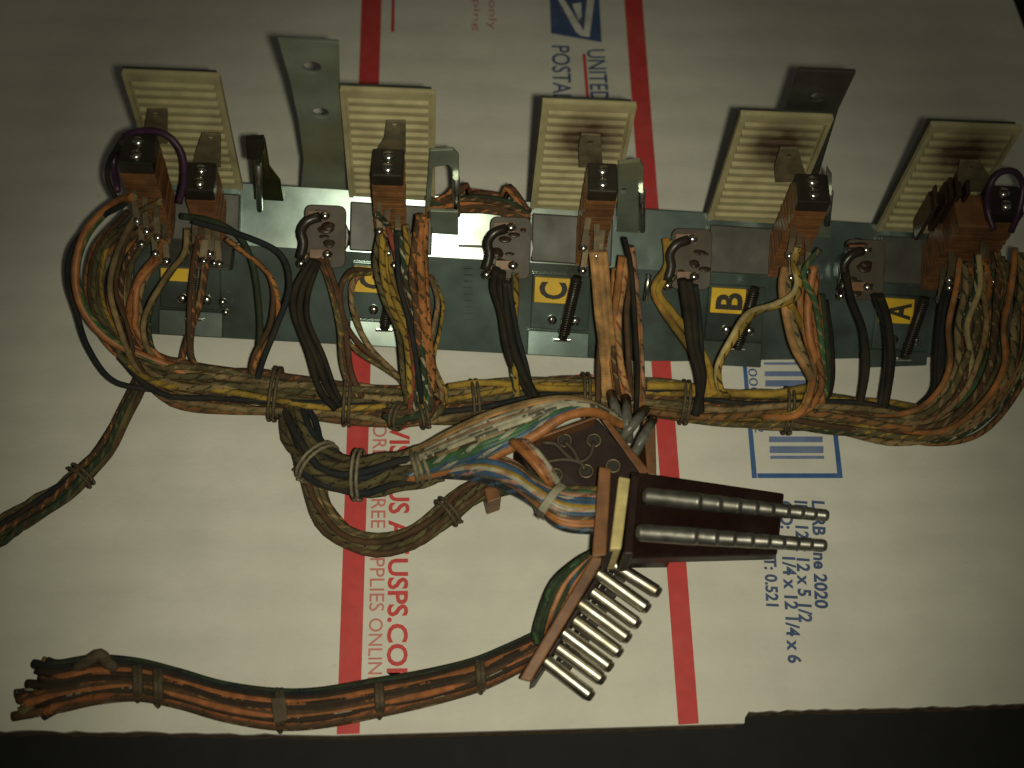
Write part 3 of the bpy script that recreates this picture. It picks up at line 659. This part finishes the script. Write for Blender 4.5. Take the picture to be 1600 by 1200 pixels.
# purple jumpers round two of the stacks
wire('trunk', [(184, 300), (178, 250), (196, 214), (228, 204), (262, 212), (284, 240), (288, 280), (280, 316)], M_PUR, .00085, -.016, zs=[.046, .052, .058, .060, .060, .057, .052, .046])
wire('trunk', [(1553, 360), (1543, 325), (1547, 290), (1562, 270), (1585, 268), (1598, 290), (1592, 330), (1580, 362)], M_PUR, .0008, -.017, zs=[.046, .051, .056, .058, .058, .055, .051, .046])

# ---- second relay
wire('trunk', [(488, 405), (462, 450), (460, 490), (482, 550), (500, 610), (525, 640)], M_BK, .0011, None, .030, .012)
wire('trunk', [(494, 408), (472, 455), (470, 500), (492, 555), (512, 605), (532, 636)], M_BK, .0011, None, .030, .012)
wire('trunk', [(500, 402), (520, 450), (532, 510), (540, 570), (552, 622)], wmat(BRN, RDD), .0010, None, .028, .011)
wire('trunk', [(508, 402), (526, 455), (540, 520), (548, 580), (566, 622)], M_BRN, .0010, None, .028, .011)
wire('trunk', [(594, 420), (560, 432), (549, 460), (556, 500), (580, 545), (616, 582), (640, 612)], wmat(TAN, BRN), .00085, None, .030, .012)
wire('trunk', [(585, 424), (548, 424), (532, 455), (538, 500), (562, 538), (606, 574), (640, 600)], M_BRN, .0009, None, .030, .012)
wire('trunk', [(600, 385), (604, 430), (622, 480), (640, 530), (646, 590), (650, 640)], M_YB, .0011, V, z1=.012, sag=.004)
wire('trunk', [(606, 400), (614, 440), (636, 490), (648, 540), (652, 600), (660, 638)], wmat(YLW, OLV, k=1.4), .0011, V, z1=.012, sag=.003)
wire('trunk', [(598, 360), (598, 420), (612, 480), (634, 530), (640, 600), (640, 636)], M_YB, .0010, V, z1=.012, sag=.002)
wire('trunk', [(622, 360), (630, 400), (634, 440), (648, 490), (658, 540), (664, 600), (664, 640)], M_GW, .0010, V, z1=.012, sag=.004)
wire('trunk', [(590, 335), (606, 352), (618, 372), (628, 420), (640, 470), (660, 530), (672, 590), (668, 636)], M_GW, .0009, V, z1=.012, sag=.003)
wire('trunk', [(660, 336), (656, 380), (658, 430), (660, 470), (664, 520), (668, 580), (660, 634)], M_OG, .0013, V, z1=.012, sag=.004)
wire('trunk', [(665, 340), (664, 400), (666, 450), (670, 520), (676, 580), (670, 640)], wmat(OR, BK, k=1.4), .0010, V, z1=.012, sag=.002)
wire('trunk', [(672, 430), (684, 470), (678, 510), (672, 560), (690, 610), (684, 640)], wmat(TAN, RDD, k=1.4), .0008, None, .026, .011)
for i in range(6):
    wire('trunk', [(606 + i * 9, 352 + (i % 3) * 12), (626 + i * 5, 430), (640 + i * 5, 510), (646 + i * 5, 580), (640 + i * 7, 642)], [wmat(RDD, DGN, k=1.4), M_GW, wmat(TAN, DGN), M_YB, wmat(GRN, WHT), wmat(BRN, TAN)][i], .0009, -.017, z1=.013, sag=.001)
bundle('trunk', [(606, 640, .010), (622, 650, .011), (645, 650, .012), (668, 646, .012), (684, 630, .011)], 7, .0030, darkset, .0009, .9, 3, (.3, .7), LACED, .1, 11)
# arch of brown wires behind, from the second to the third relay
for i, m_ in enumerate((wmat(BRN, RDD), M_GRN, wmat(OR, BRN), M_BRN)):
    wire('trunk', [(668, 326 + i * 5), (700, 310 + i * 6), (745, 302 + i * 7), (790, 308 + i * 7), (828, 330 + i * 5)], m_, .0010, None, zs=[.027] * 5, z0=.027)

# ---- third relay
wire('trunk', [(776, 420), (772, 450), (784, 490), (792, 540), (806, 580), (830, 618)], M_BK, .0014, None, .030, .011)
wire('trunk', [(784, 425), (782, 456), (794, 500), (804, 550), (820, 590), (838, 620)], M_BK, .0014, None, .030, .011)
wire('trunk', [(790, 440), (792, 480), (798, 520), (812, 570), (826, 612)], M_NV, .0011, None, .030, .010)
wire('trunk', [(806, 428), (806, 470), (803, 520), (804, 570), (808, 620)], M_YB, .0010, None, .028, .012)
for x0, x1, m_, r_ in ((926, 938, M_PT, .0013), (936, 946, M_PT, .0013), (944, 952, M_PT, .0010), (932, 960, wmat((.46, .25, .10), TAN, k=0.7), .0009)):
    wire('trunk', [(x0, 392), (x0 + 4, 430), (x0 + 9, 490), ((x0 + x1) / 2 + 10, 550), (x1 + 6, 618)], m_, r_, -.019, z1=.012, sag=.005)
wire('trunk', [(972, 400), (968, 430), (963, 470), (960, 510), (966, 560), (976, 622)], M_OT, .0012, -.019, z1=.012, sag=.005)
wire('trunk', [(978, 402), (975, 440), (968, 480), (966, 530), (972, 580), (984, 624)], wmat((.46, .25, .10), RDD, k=1.4), .0011, -.019, z1=.012, sag=.004)
wire('trunk', [(960, 420), (958, 470), (954, 530), (960, 590), (968, 630)], M_OT, .0010, -.019, z1=.012, sag=.003)
wire('trunk', [(986, 385), (992, 430), (998, 500), (1002, 570), (1004, 640)], M_OB, .0011, -.019, z1=.012, sag=.004)
wire('trunk', [(976, 372), (986, 420), (992, 500), (996, 580), (994, 650)], M_BK, .0008, -.019, z1=.012, sag=.004)
wire('trunk', [(940, 398), (942, 480), (936, 560), (934, 630)], M_BRN, .0009, -.019, z1=.012, sag=.001)
# pale slotted rod beside it
s = MB(); s.tube([PC(1014, 428, .006), PC(1008, 470, .005)], .0007, 8); child(s, 'tie_rod', BRITE, rail)

# ---- fourth relay
wire('trunk', [(1040, 372), (1042, 415), (1022, 450), (1036, 485), (1068, 530), (1094, 570), (1108, 616)], wmat(YLW, OR, k=0.35), .0012, None, .028, .012)
wire('trunk', [(1046, 376), (1046, 420), (1028, 455), (1050, 488), (1078, 522), (1104, 565), (1118, 618)], M_Y, .0011, None, .028, .012)
wire('trunk', [(1066, 436), (1074, 490), (1080, 540), (1092, 590), (1094, 645)], M_BK, .0014, None, .032, .012)
wire('trunk', [(1076, 438), (1084, 490), (1088, 540), (1098, 590), (1086, 650)], M_BK, .0014, None, .032, .012)
wire('trunk', [(1086, 446), (1092, 500), (1096, 560), (1100, 610)], M_NV, .0011, None, .030, .011)
wire('trunk', [(1246, 386), (1240, 412), (1246, 440), (1236, 462), (1204, 478), (1168, 490), (1142, 530), (1122, 570), (1122, 600), (1136, 620)], wmat((.42, .32, .15)), .0010, V, z1=.012, sag=.004)
wire('trunk', [(1226, 418), (1222, 450), (1228, 490), (1240, 540), (1262, 580), (1280, 620)], wmat((.40, .22, .09)), .0013, V, z1=.013, sag=.005)
wire('trunk', [(1232, 470), (1246, 496), (1258, 520), (1268, 560), (1284, 612)], M_Y, .0010, None, .030, .012)
wire('trunk', [(1272, 416), (1266, 450), (1262, 490), (1266, 530), (1276, 570), (1284, 630)], M_OR, .0013, V, z1=.013, sag=.004)
wire('trunk', [(1282, 390), (1262, 412), (1256, 436), (1272, 468), (1280, 510), (1286, 560), (1290, 620)], wmat(GRN, TAN, k=1.4), .0010, V, z1=.013, sag=.005)
wire('trunk', [(1276, 430), (1270, 480), (1274, 540), (1284, 600), (1262, 640), (1225, 652)], wmat(OR, BRN), .0011, V, z1=.010, sag=.002)
wire('trunk', [(1284, 460), (1290, 520), (1294, 580), (1284, 630), (1240, 648)], M_GRN, .0011, V, z1=.010)
wire('trunk', [(1290, 470), (1298, 530), (1300, 590), (1290, 634)], M_BK, .0010, V, z1=.010)
wire('trunk', [(1256, 420), (1250, 470), (1258, 520), (1272, 580), (1250, 645), (1190, 652)], wmat(OR, TAN, k=0.7), .0011, V, z1=.012)

# ---- fifth relay
wire('trunk', [(1322, 430), (1330, 470), (1348, 520), (1350, 580), (1342, 640)], M_BK, .0012, None, .030, .011)
wire('trunk', [(1374, 462), (1386, 500), (1392, 560), (1386, 610), (1378, 650)], M_BK, .0014, None, .030, .011)
wire('trunk', [(1366, 460), (1382, 506), (1386, 560), (1378, 620), (1372, 652)], M_NV, .0011, None, .028, .010)
setE = [M_OT, wmat(TAN, DGN), M_OR2, wmat(OLV, TAN), wmat((.42, .32, .15)), wmat(OR, BRN, k=1.4), wmat(TAN, RDD, k=1.4), wmat(GRN, BRN, k=1.4), M_OG, wmat(BRN, TAN), M_OLV, M_GW]
for i in range(14):
    x0 = 1500 + i * 7.2; y0 = 402 + (i % 4) * 9 - i * 1.2; k = i / 13.
    wire('trunk', [(x0, y0), (x0 - 6 + (i % 3) * 8, 450), (x0 - 18 + (i % 4) * 8, 510), (1484 + 92 * k + (i % 3) * 5, 570), (1462 + 82 * k, 616 + 12 * k), (1420 + 58 * k, 644 + 32 * k), (1340 + 40 * k, 650 + 20 * k)], setE[i % 12], .00095 + .0002 * (i % 2), V, z1=.010, sag=.006 - .004 * (i % 3))
for i in range(5):
    wire('trunk', [(1585 + i * 8, 420 + i * 6), (1590 + i * 6, 500), (1576 + i * 6, 580), (1530, 640 + i * 6), (1450, 676 + i * 3), (1370, 664)], setE[(i * 5 + 3) % 12], .0009, V, z1=.008, sag=.002)
for i in range(3):
    wire('trunk', [(1484 + i * 6, 430), (1470 + i * 6, 480), (1462 + i * 5, 560), (1458 + i * 5, 610), (1430, 640)], [M_BK, M_NV, M_BK][i], .0010, V, z1=.012)

# ---- cable leaving on the left
harness('left', 'dark laced cable trailing off the carton beyond the looping orange wires', 110, 750)
bundle('left', [(232, 572, .008), (206, 622, .0045), (172, 688, .0035), (140, 730, .0035), (100, 768, .0036), (50, 800, .0038), (0, 830, .004), (-60, 856, .004)], 12, [.0024, .0026, .0029, .0033, .0037, .0039], darkset, .00085, .9, 2, (.5,), LACED, .1, 5)

# ---- cable dropping from the trunk and turning right to the plugs
harness('fan', 'bundle of bright coloured wires fanning out from a cord lacing to the plugs', 660, 730)
bundle('fan', [(452, 612, .006), (462, 650, .008), (478, 695, .010), (508, 732, .011), (560, 742, .012), (610, 738, .013), (655, 728, .014), (690, 722, .015)], 24, [.0046, .0050, .0052, .0058, .0058, .0054, .0052], darkset + [wmat(BLU), wmat(DGN)], .0009, .9, 1.2, (.42, .58), LACE, .1, 6)
FB = .45
fanA = [(wmat(TAN, None), .0010), (M_PT, .0010), (wmat(WHT, BRN, k=0.7), .0010), (wmat((.40, .22, .12)), .0009), (wmat(WHT, BK, 'dash', .5, .15, .62), .0012), (wmat(WHT, BK, 'dash', .5, .15, .58), .0012), (wmat(TAN, BK, 'dash', .5, .3, .58), .0010),
        (wmat(GRN, WHT, k=0.84, rough=.5, dirt=.2), .0011), (wmat(GRN, BLU, k=0.7, rough=.5, dirt=.2), .0011), (wmat(BLU, WHT, k=0.7, rough=.5, dirt=.2), .0011), (wmat(GRY, BLU, rough=.5), .0010), (M_OR, .0012)]
nA = len(fanA)
for i, (m_, r_) in enumerate(fanA):
    k = i / (nA - 1)
    wire('fan', [(600, 718 + 36 * k), (655, 702 + 42 * k), (700, 678 + 56 * k), (760, 650 + 66 * k), (830, 630 + 54 * k), (884, 624 + 26 * k), (930, 634 + 10 * k), (972, 658 + 6 * k)], m_, r_ * 1.08, None, z0=.012, zs=[.012, .016 + .002 * math.sin(k * 3.1), .020 + .004 * math.sin(k * 3.1), .026 + .004 * math.sin(k * 3.1), .031, .033, .030, .022])
    if i in (2, 5, 8, 10): wire('fan', [(600, 722 + 32 * k), (655, 706 + 38 * k), (700, 684 + 52 * k), (762, 656 + 60 * k), (832, 634 + 50 * k), (886, 630 + 22 * k), (934, 640)], fanA[(i + 3) % nA][0], r_, None, z0=.009, zs=[.009, .013, .018, .023, .028, .030, .027])
fanB = [(wmat(OLV, YLW), 0), (wmat(GRN, BRN, rough=.5, dirt=.2), 0), (wmat(PNK, RDD, k=0.84, rough=.5, dirt=.2), 0), (wmat(BLU, WHT, k=0.63, rough=.5, dirt=.15), 0), (wmat(BLU, None, rough=.45, dirt=.15), 0), (wmat(YLW, None, rough=.45, dirt=.1), 0),
        (wmat(WHT, PNK, k=0.7, rough=.5, dirt=.2), 0), (wmat(BLU, PNK, k=0.63, rough=.5, dirt=.15), 0), (wmat(BRN, TAN, rough=.5), 0), (M_OR, 0), (M_OR, 0), (wmat(NVY, BLU, rough=.5), 0)]
nB = len(fanB)
for i, (m_, _) in enumerate(fanB):
    k = i / (nB - 1); j = random.uniform(-4, 4)
    wire('fan', [(640, 728 + 16 * k), (690, 734 + 8 * k), (750, 716 + 28 * k + j), (800, 724 + 38 * k + j), (840, 752 + 36 * k), (880, 764 + 58 * k), (932, 766 + 62 * k), (952, 766 + 62 * k)], m_, .00108, None, z0=.013, zs=[.013, .018, .023 + .004 * math.sin(k * 3.1), .026 + .004 * math.sin(k * 3.1), .029 + .003 * math.sin(k * 3.1), .030 + .002 * math.sin(k * 3.1), .030, .029])
for i in range(11):
    k = (i + .5) / 11.; j = random.uniform(-5, 5)
    wire('fan', [(640, 728 + 16 * k), (690, 734 + 8 * k), (750, 718 + 28 * k + j), (800, 726 + 38 * k + j), (840, 753 + 36 * k), (880, 765 + 58 * k), (932, 766 + 62 * k), (952, 766 + 62 * k)], fanB[(i * 5 + 2) % nB][0], .00105, None, z0=.011, zs=[.011, .0162, .0215 + .004 * math.sin(k * 3.1), .0245 + .004 * math.sin(k * 3.1), .0275 + .003 * math.sin(k * 3.1), .0285 + .002 * math.sin(k * 3.1), .0285, .0275])
for i in range(4):
    wire('fan', [(800 + i * 7, 690), (824 + i * 6, 712), (846 + i * 5, 738), (860 + i * 4, 756)], [M_OR, M_OR2, wmat(PNK, RDD, k=0.84), wmat(WHT, RDD, k=0.7)][i], .0010, None, z0=.031, zs=[.031, .034, .034, .031])
# white clip over the lower fan and cord turns where the fan opens
s = MB(); a, b_ = P(880, 758, .035), P(846, 800, .035); d = (b_ - a).normalized(); w_ = d.cross(UP)
arc = [a - UP * .004] + [a + (b_ - a) * (q / 8) + UP * (.0022 * math.sin(math.pi * q / 8)) for q in range(9)] + [b_ - UP * .004]
for q in range(len(arc) - 1): s.prism([arc[q] - w_ * .0009, arc[q] + w_ * .0009, arc[q + 1] + w_ * .0009, arc[q + 1] - w_ * .0009], UP * .0004)
child(s, 'clip', mat('clip_white', (.30, .28, .20), .6), HARN['fan'])
for x, dx in ((646, 6), (653, 8), (662, 10)):
    s = MB(); s.tube(catmull([P(x, 700, .008), P(x - 4, 702, .014), P(x - 4 + dx * .3, 715, .0195), P(x + dx * .6, 735, .0200), P(x + dx, 752, .0155), P(x + dx, 756, .009)]), .00055, 7); child(s, 'lacing_tie', LACE, HARN['fan'])

harness('loop', 'brown cable looping down under the coloured fan and back to the plug', 600, 850)
bundle('loop', [(470, 640, .006), (484, 690, .006), (490, 745, .005), (500, 792, .0045), (535, 834, .004), (590, 852, .004), (640, 842, .004), (685, 812, .0042), (730, 775, .005), (780, 752, .006), (830, 748, .007)], 13, [.0036, .0038, .0038, .0036, .0034, .0034, .0034, .0036, .0038, .0038], darkset, .0009, .95, 2.5, (.18, .75), LACED, .1, 8)

# ================================================================== PLUGS
# ---- flat brown socket with eyelets, behind the coloured wires
pl1 = thing('socket_plate', 'dark brown socket with brass eyelets half hidden behind the coloured wire fan', 'socket', P(910, 720, 0))
m = MB(); f = [P(806, 690, .0215), P(934, 654, .0235), P(1006, 738, .0235), P(968, 800, .0215), P(842, 782, .020)]
m.prism(f, UP * -.010); child(m, 'socket_body', BAKE, pl1, .0004)
m = MB(); m.prism([P(934, 648, .0275), P(944, 648, .0275), P(1015, 736, .0275), P(1003, 744, .0275)], ray(975, 695).normalized() * .022); child(m, 'side_wall', FIBRE, pl1, .0003)
m = MB(); m.prism([P(838, 682, .0255), P(934, 648, .0275), P(932, 653, .0275), P(838, 687, .0255)], UP * -.008); child(m, 'side_wall', FIBRE, pl1, .0002)
m = MB(); m.prism([P(1004, 656, .018), P(1024, 650, .018), P(1026, 742, .018), P(1012, 742, .018)], UP * -.0165); child(m, 'end_block', PHEND, pl1, .0003)
m = MB(); m.prism([P(756, 762, .009), P(778, 758, .009), P(784, 778, .009), P(762, 786, .009)], UP * -.0082); child(m, 'corner_peg', PHEND, pl1, .0004)
nb = (f[1] - f[0]).cross(f[2] - f[1]).normalized(); nb = nb if nb.z > 0 else -nb
def onf(px, py, off=.0006):
    d = ray(px, py); return CAM + d * ((f[0] + nb * off - CAM).dot(nb) / d.dot(nb))
for x, y in ((928, 688), (882, 688), (916, 736), (868, 742), (958, 728)):
    s = MB(); s.ring(onf(x, y), nb, .0016, .0004, 18, 6); child(s, 'eyelet', BRASS, pl1)
    s = MB(); c0 = onf(x, y, .0002); s.tube([c0, c0 + nb * .0003], .0013, 12); child(s, 'eyelet_hole', INK, pl1)
for pts in ([(928, 690), (922, 712), (904, 722), (886, 712), (868, 694), (846, 692)], [(852, 722), (880, 718), (905, 722), (914, 734)], [(882, 690), (896, 704), (905, 722)]):
    s = MB(); s.tube(catmull([onf(x, y, .0016) for x, y in pts]), .0006, 6); child(s, 'bare_wire', GREYF, pl1)
for i, (a, b_) in enumerate((((955, 615), (972, 678)), ((978, 622), (982, 690)), ((1008, 640), (968, 690)), ((1020, 655), (988, 715)), ((962, 630), (958, 664)))):
    s = MB(); s.tube([P(*a, .016), P((a[0] + b_[0]) / 2, (a[1] + b_[1]) / 2, .024), P(*b_, .020)], .0013, 9); child(s, 'grey_sleeve', wmat(GRY, None, rough=.4, dirt=.3), pl1)

# ---- long plug with two rows of pins
pl2 = thing('long_plug', 'long dark plug with two overlapping rows of pins pointing over the blue lettering', 'plug', P(1090, 800, 0))
m = MB(); m.prism([P(936, 729, .0365), P(955, 732, .0365), P(947, 868, .0355), P(925, 870, .0355)], ray(940, 800).normalized() * .020); child(m, 'fibre_end_plate', FIBRE, pl2, .0003)
m = MB(); m.prism([P(955.5, 738, .033), P(966, 740, .033), P(958, 862, .032), P(948, 864, .032)], UP * -.016); child(m, 'gap_shade', BAKE, pl2)  # dark block standing in for the shade in the gap here
m = MB(); m.prism([P(967, 744, .0345), P(985, 747, .0345), P(971, 858, .0335), P(953, 858, .0335)], UP * -.014); child(m, 'pale_gasket', CREAMB, pl2, .0004)
m = MB(); bd = [P(986, 735, .030), P(1226, 770, .0105), P(1215, 866, .0105), P(974, 872, .030)]
m.prism(bd, UP * -.0045); body2 = child(m, 'plug_body', BAKE, pl2, .0006)
m = MB(); m.prism([P(986, 741, .0345), P(1000, 742, .0345), P(990, 866, .0338), P(974, 866, .0338)], UP * -.012); child(m, 'body_shoulder', BAKE, pl2, .0004)
# a short stand under the body so that it rests on the carton
m = MB(); m.prism([P(990, 760, .024), P(1060, 775, .018), P(1060, 850, .018), P(985, 850, .024)], UP * -.0172); child(m, 'body_foot', BAKE, pl2, .0004)
tipsA = [1098, 1130, 1160, 1187, 1212, 1236, 1258, 1278, 1296]; tipsB = [1092, 1124, 1152, 1180, 1206, 1229, 1251, 1272, 1293]
for row, (tips, y0, y1) in enumerate(((tipsA, 774, 806), (tipsB, 832, 853))):
    for i, x in enumerate(tips):
        k = i / 8.; xa = 1004 - row * 10 + (x - tips[0]) * .98; yy = y0 + (y1 - y0) * ((xa - 1000) / 295.); yt = y0 + (y1 - y0) * ((x - 1000) / 295.)
        a = P(xa, yy, .0345 - .0232 * k); b_ = P(x, yt, .0385 - .0232 * k); d = (b_ - a).normalized(); rr = .00205 - .00055 * k
        s = MB(); pts = [a, a + d * .0003, a + d * .0011, a + d * .0014]; rads = [rr * .45, rr * .8, rr, rr]
        pts += [b_ - d * .0011, b_ - d * .0008, b_ - d * .0002, b_]; rads += [rr, rr, rr * .75, rr * .35]
        s.tube(pts, rads, 14); child(s, 'pin', PIN2, body2)

# ---- plug with a comb of bright pins
pl3 = thing('pin_plug', 'fibre strip plug with a comb of bright round pins on the cut cable', 'plug', P(890, 970, 0))
m = MB(); m.prism([P(926, 868, .019), P(946, 871, .019), P(829, 1066, .015), P(811, 1061, .015)], ray(885, 965).normalized() * .0155); child(m, 'fibre_strip', FIBRE, pl3, .0004)
m = MB(); m.prism([P(946.5, 874, .0145), P(954, 880, .0145), P(839, 1060, .0115), P(830, 1064, .0115)], UP * -.008); base3 = child(m, 'pin_base', BAKE, pl3, .0003)
tips = [(1032, 928), (1015, 953), (1000, 978), (985, 1000), (972, 1023), (957, 1045), (945, 1065), (927, 1090)]
bas = [(949, 876), (933, 894), (924, 923), (905, 941), (896, 967), (879, 987), (870, 1010), (851, 1031)]
def pin(a, b_, rr, m3=PIN):
    d = (b_ - a).normalized(); s = MB(); s.tube([a, a + d * .0004, b_ - d * .0014, b_ - d * .0011, b_ - d * .00105, b_ - d * .0003, b_], [rr, rr, rr, rr, rr * .86, rr * .82, rr * .5], 16); child(s, 'pin', m3, base3)
for i in range(8):
    up = i % 2; z = .0165 - .004 * i / 7 + (.0012 if up else -.0012)
    pin(P(*bas[i], z), P(*tips[i], z - .0012), .00162)
for i in range(7):
    a = (bas[i][0] + 30, bas[i][1] + 24); b_ = ((tips[i][0] + tips[i + 1][0]) / 2 - 24, (tips[i][1] + tips[i + 1][1]) / 2 - 16); z = .0085 - .002 * i / 6
    a = ((bas[i][0] + bas[i + 1][0]) / 2 + 14, (bas[i][1] + bas[i + 1][1]) / 2 + 10)
    b_ = (a[0] + (b_[0] - a[0]) * .45, a[1] + (b_[1] - a[1]) * .45); pin(P(*a, z), P(*b_, z - .003), .0010, PIN2)

# ---- cut cable to the comb plug
harness('cut', 'laced striped cable with a ragged cut end lying along the front edge of the carton', 430, 1110)
ORD = (.26, .085, .03)
ORX = (.32, .115, .042); DK = (.035, .022, .015)
setC = [wmat(DGN, NVY, k=.5), wmat(NVY), wmat(DK), wmat(ORX, None, dirt=.35), wmat(DK, ORX, 'dash', k=.5), wmat(DK), wmat(BRN, ORX, 'dash', k=.55), wmat(ORX, None, dirt=.4), wmat(DK, WHT, 'dash', k=.6), wmat(ORD, BRN), wmat(BRN, TAN, 'dash', k=.5), wmat(OLV)]
CP = [(852, 1004), (800, 1030), (745, 1054), (670, 1074), (590, 1090), (500, 1106), (430, 1108), (350, 1096), (280, 1076), (215, 1062), (150, 1062), (95, 1072)]
def fan_out(key, rows, spread, zz, r, mats, seed):
    rnd = random.Random(seed)
    for j in range(rows):
        k = (j / (rows - 1)) * 2 - 1; pts = []
        cut = len(CP) - (0 if rnd.random() < .7 else 0)
        for i, (x, y) in enumerate(CP):
            sp = spread[i]; pts.append(P(x + 6 * k * (1 if i < 4 else .3), y + sp * k, zz[i] + .0012 * (1 - k * k) + rnd.uniform(-.0002, .0002)))
        ex = rnd.uniform(-26, 30); yy = 1072 + 34 * k + (12 if k > .05 else -6) + rnd.uniform(-4, 4); pts.append(P(40 + ex + (38 if k < -.1 else 0), yy, .0035 + rnd.uniform(0, .002)))
        s = MB(); s.tube(lift_pts(catmull(pts)), r, 8); child(s, 'wire', mats[(j + (0 if rows > 10 else 3)) % len(mats)], HARN[key])
SPR = [15, 17, 19, 21, 24, 25, 26, 25, 25, 27, 32, 34]
fan_out('cut', 11, SPR, [.0055, .0055, .005, .0048, .0048, .0048, .0048, .0048, .0048, .005, .006, .006], .00115, setC, 2)
fan_out('cut', 10, [s_ * .95 for s_ in SPR], [.0028, .0026, .0025, .0024, .0024, .0024, .0024, .0024, .0024, .0025, .003, .003], .00115, setC, 5)
for x, y, h in ((750, 1053, 22), (592, 1090, 24), (437, 1108, 28), (246, 1070, 26), (214, 1063, 25)):
    s = MB(); 
    for dx in (-4, 3):
        s.tube(catmull([P(x + dx, y - h - 2, .0012), P(x + dx, y - h, .0045), P(x + dx + 1, y - h * .4, .0082), P(x + dx + 2, y + h * .4, .0082), P(x + dx + 2, y + h, .0045), P(x + dx + 2, y + h + 2, .0012)]), .0007, 6)
    s.tube([P(x, y + h, .0045), P(x - 2, y + h + 4, .004), P(x + 2, y + h + 8, .003)], .0006, 6); child(s, 'lacing_tie', LACED, HARN['cut'])
s = MB(); s.tube(catmull([P(118, 1046, .007), P(140, 1032, .010), P(158, 1022, .011), P(166, 1034, .009), P(180, 1044, .007)]), .0014, 7); child(s, 'lacing_tie', LACED, HARN['cut'])
s = MB(); s.prism([P(424, 1092, .0086), P(446, 1090, .0086), P(450, 1126, .0086), P(428, 1130, .0086)], UP * .0006); child(s, 'tape_wrap', mat('tape', (.085, .058, .034), .8), HARN['cut'], .0002)
# wires running up behind the fibre strip
for i, m_ in enumerate((wmat(DGN, GRN, k=0.7), wmat(DGN), M_OR, wmat(DGN, BLU, k=0.7), wmat(OR, BRN, k=0.7), M_NV)):
    wire('cut', [(862 - i * 3, 1000 - i * 2), (838 + i * 5, 1000 - i * 8), (848 + i * 7, 955), (868 + i * 8, 910), (904 + i * 5, 878), (930 + i * 3, 862), (934, 842)], m_, .0011, None, z0=.006, zs=[.006, .010, .014, .0165, .0175, .017, .015])
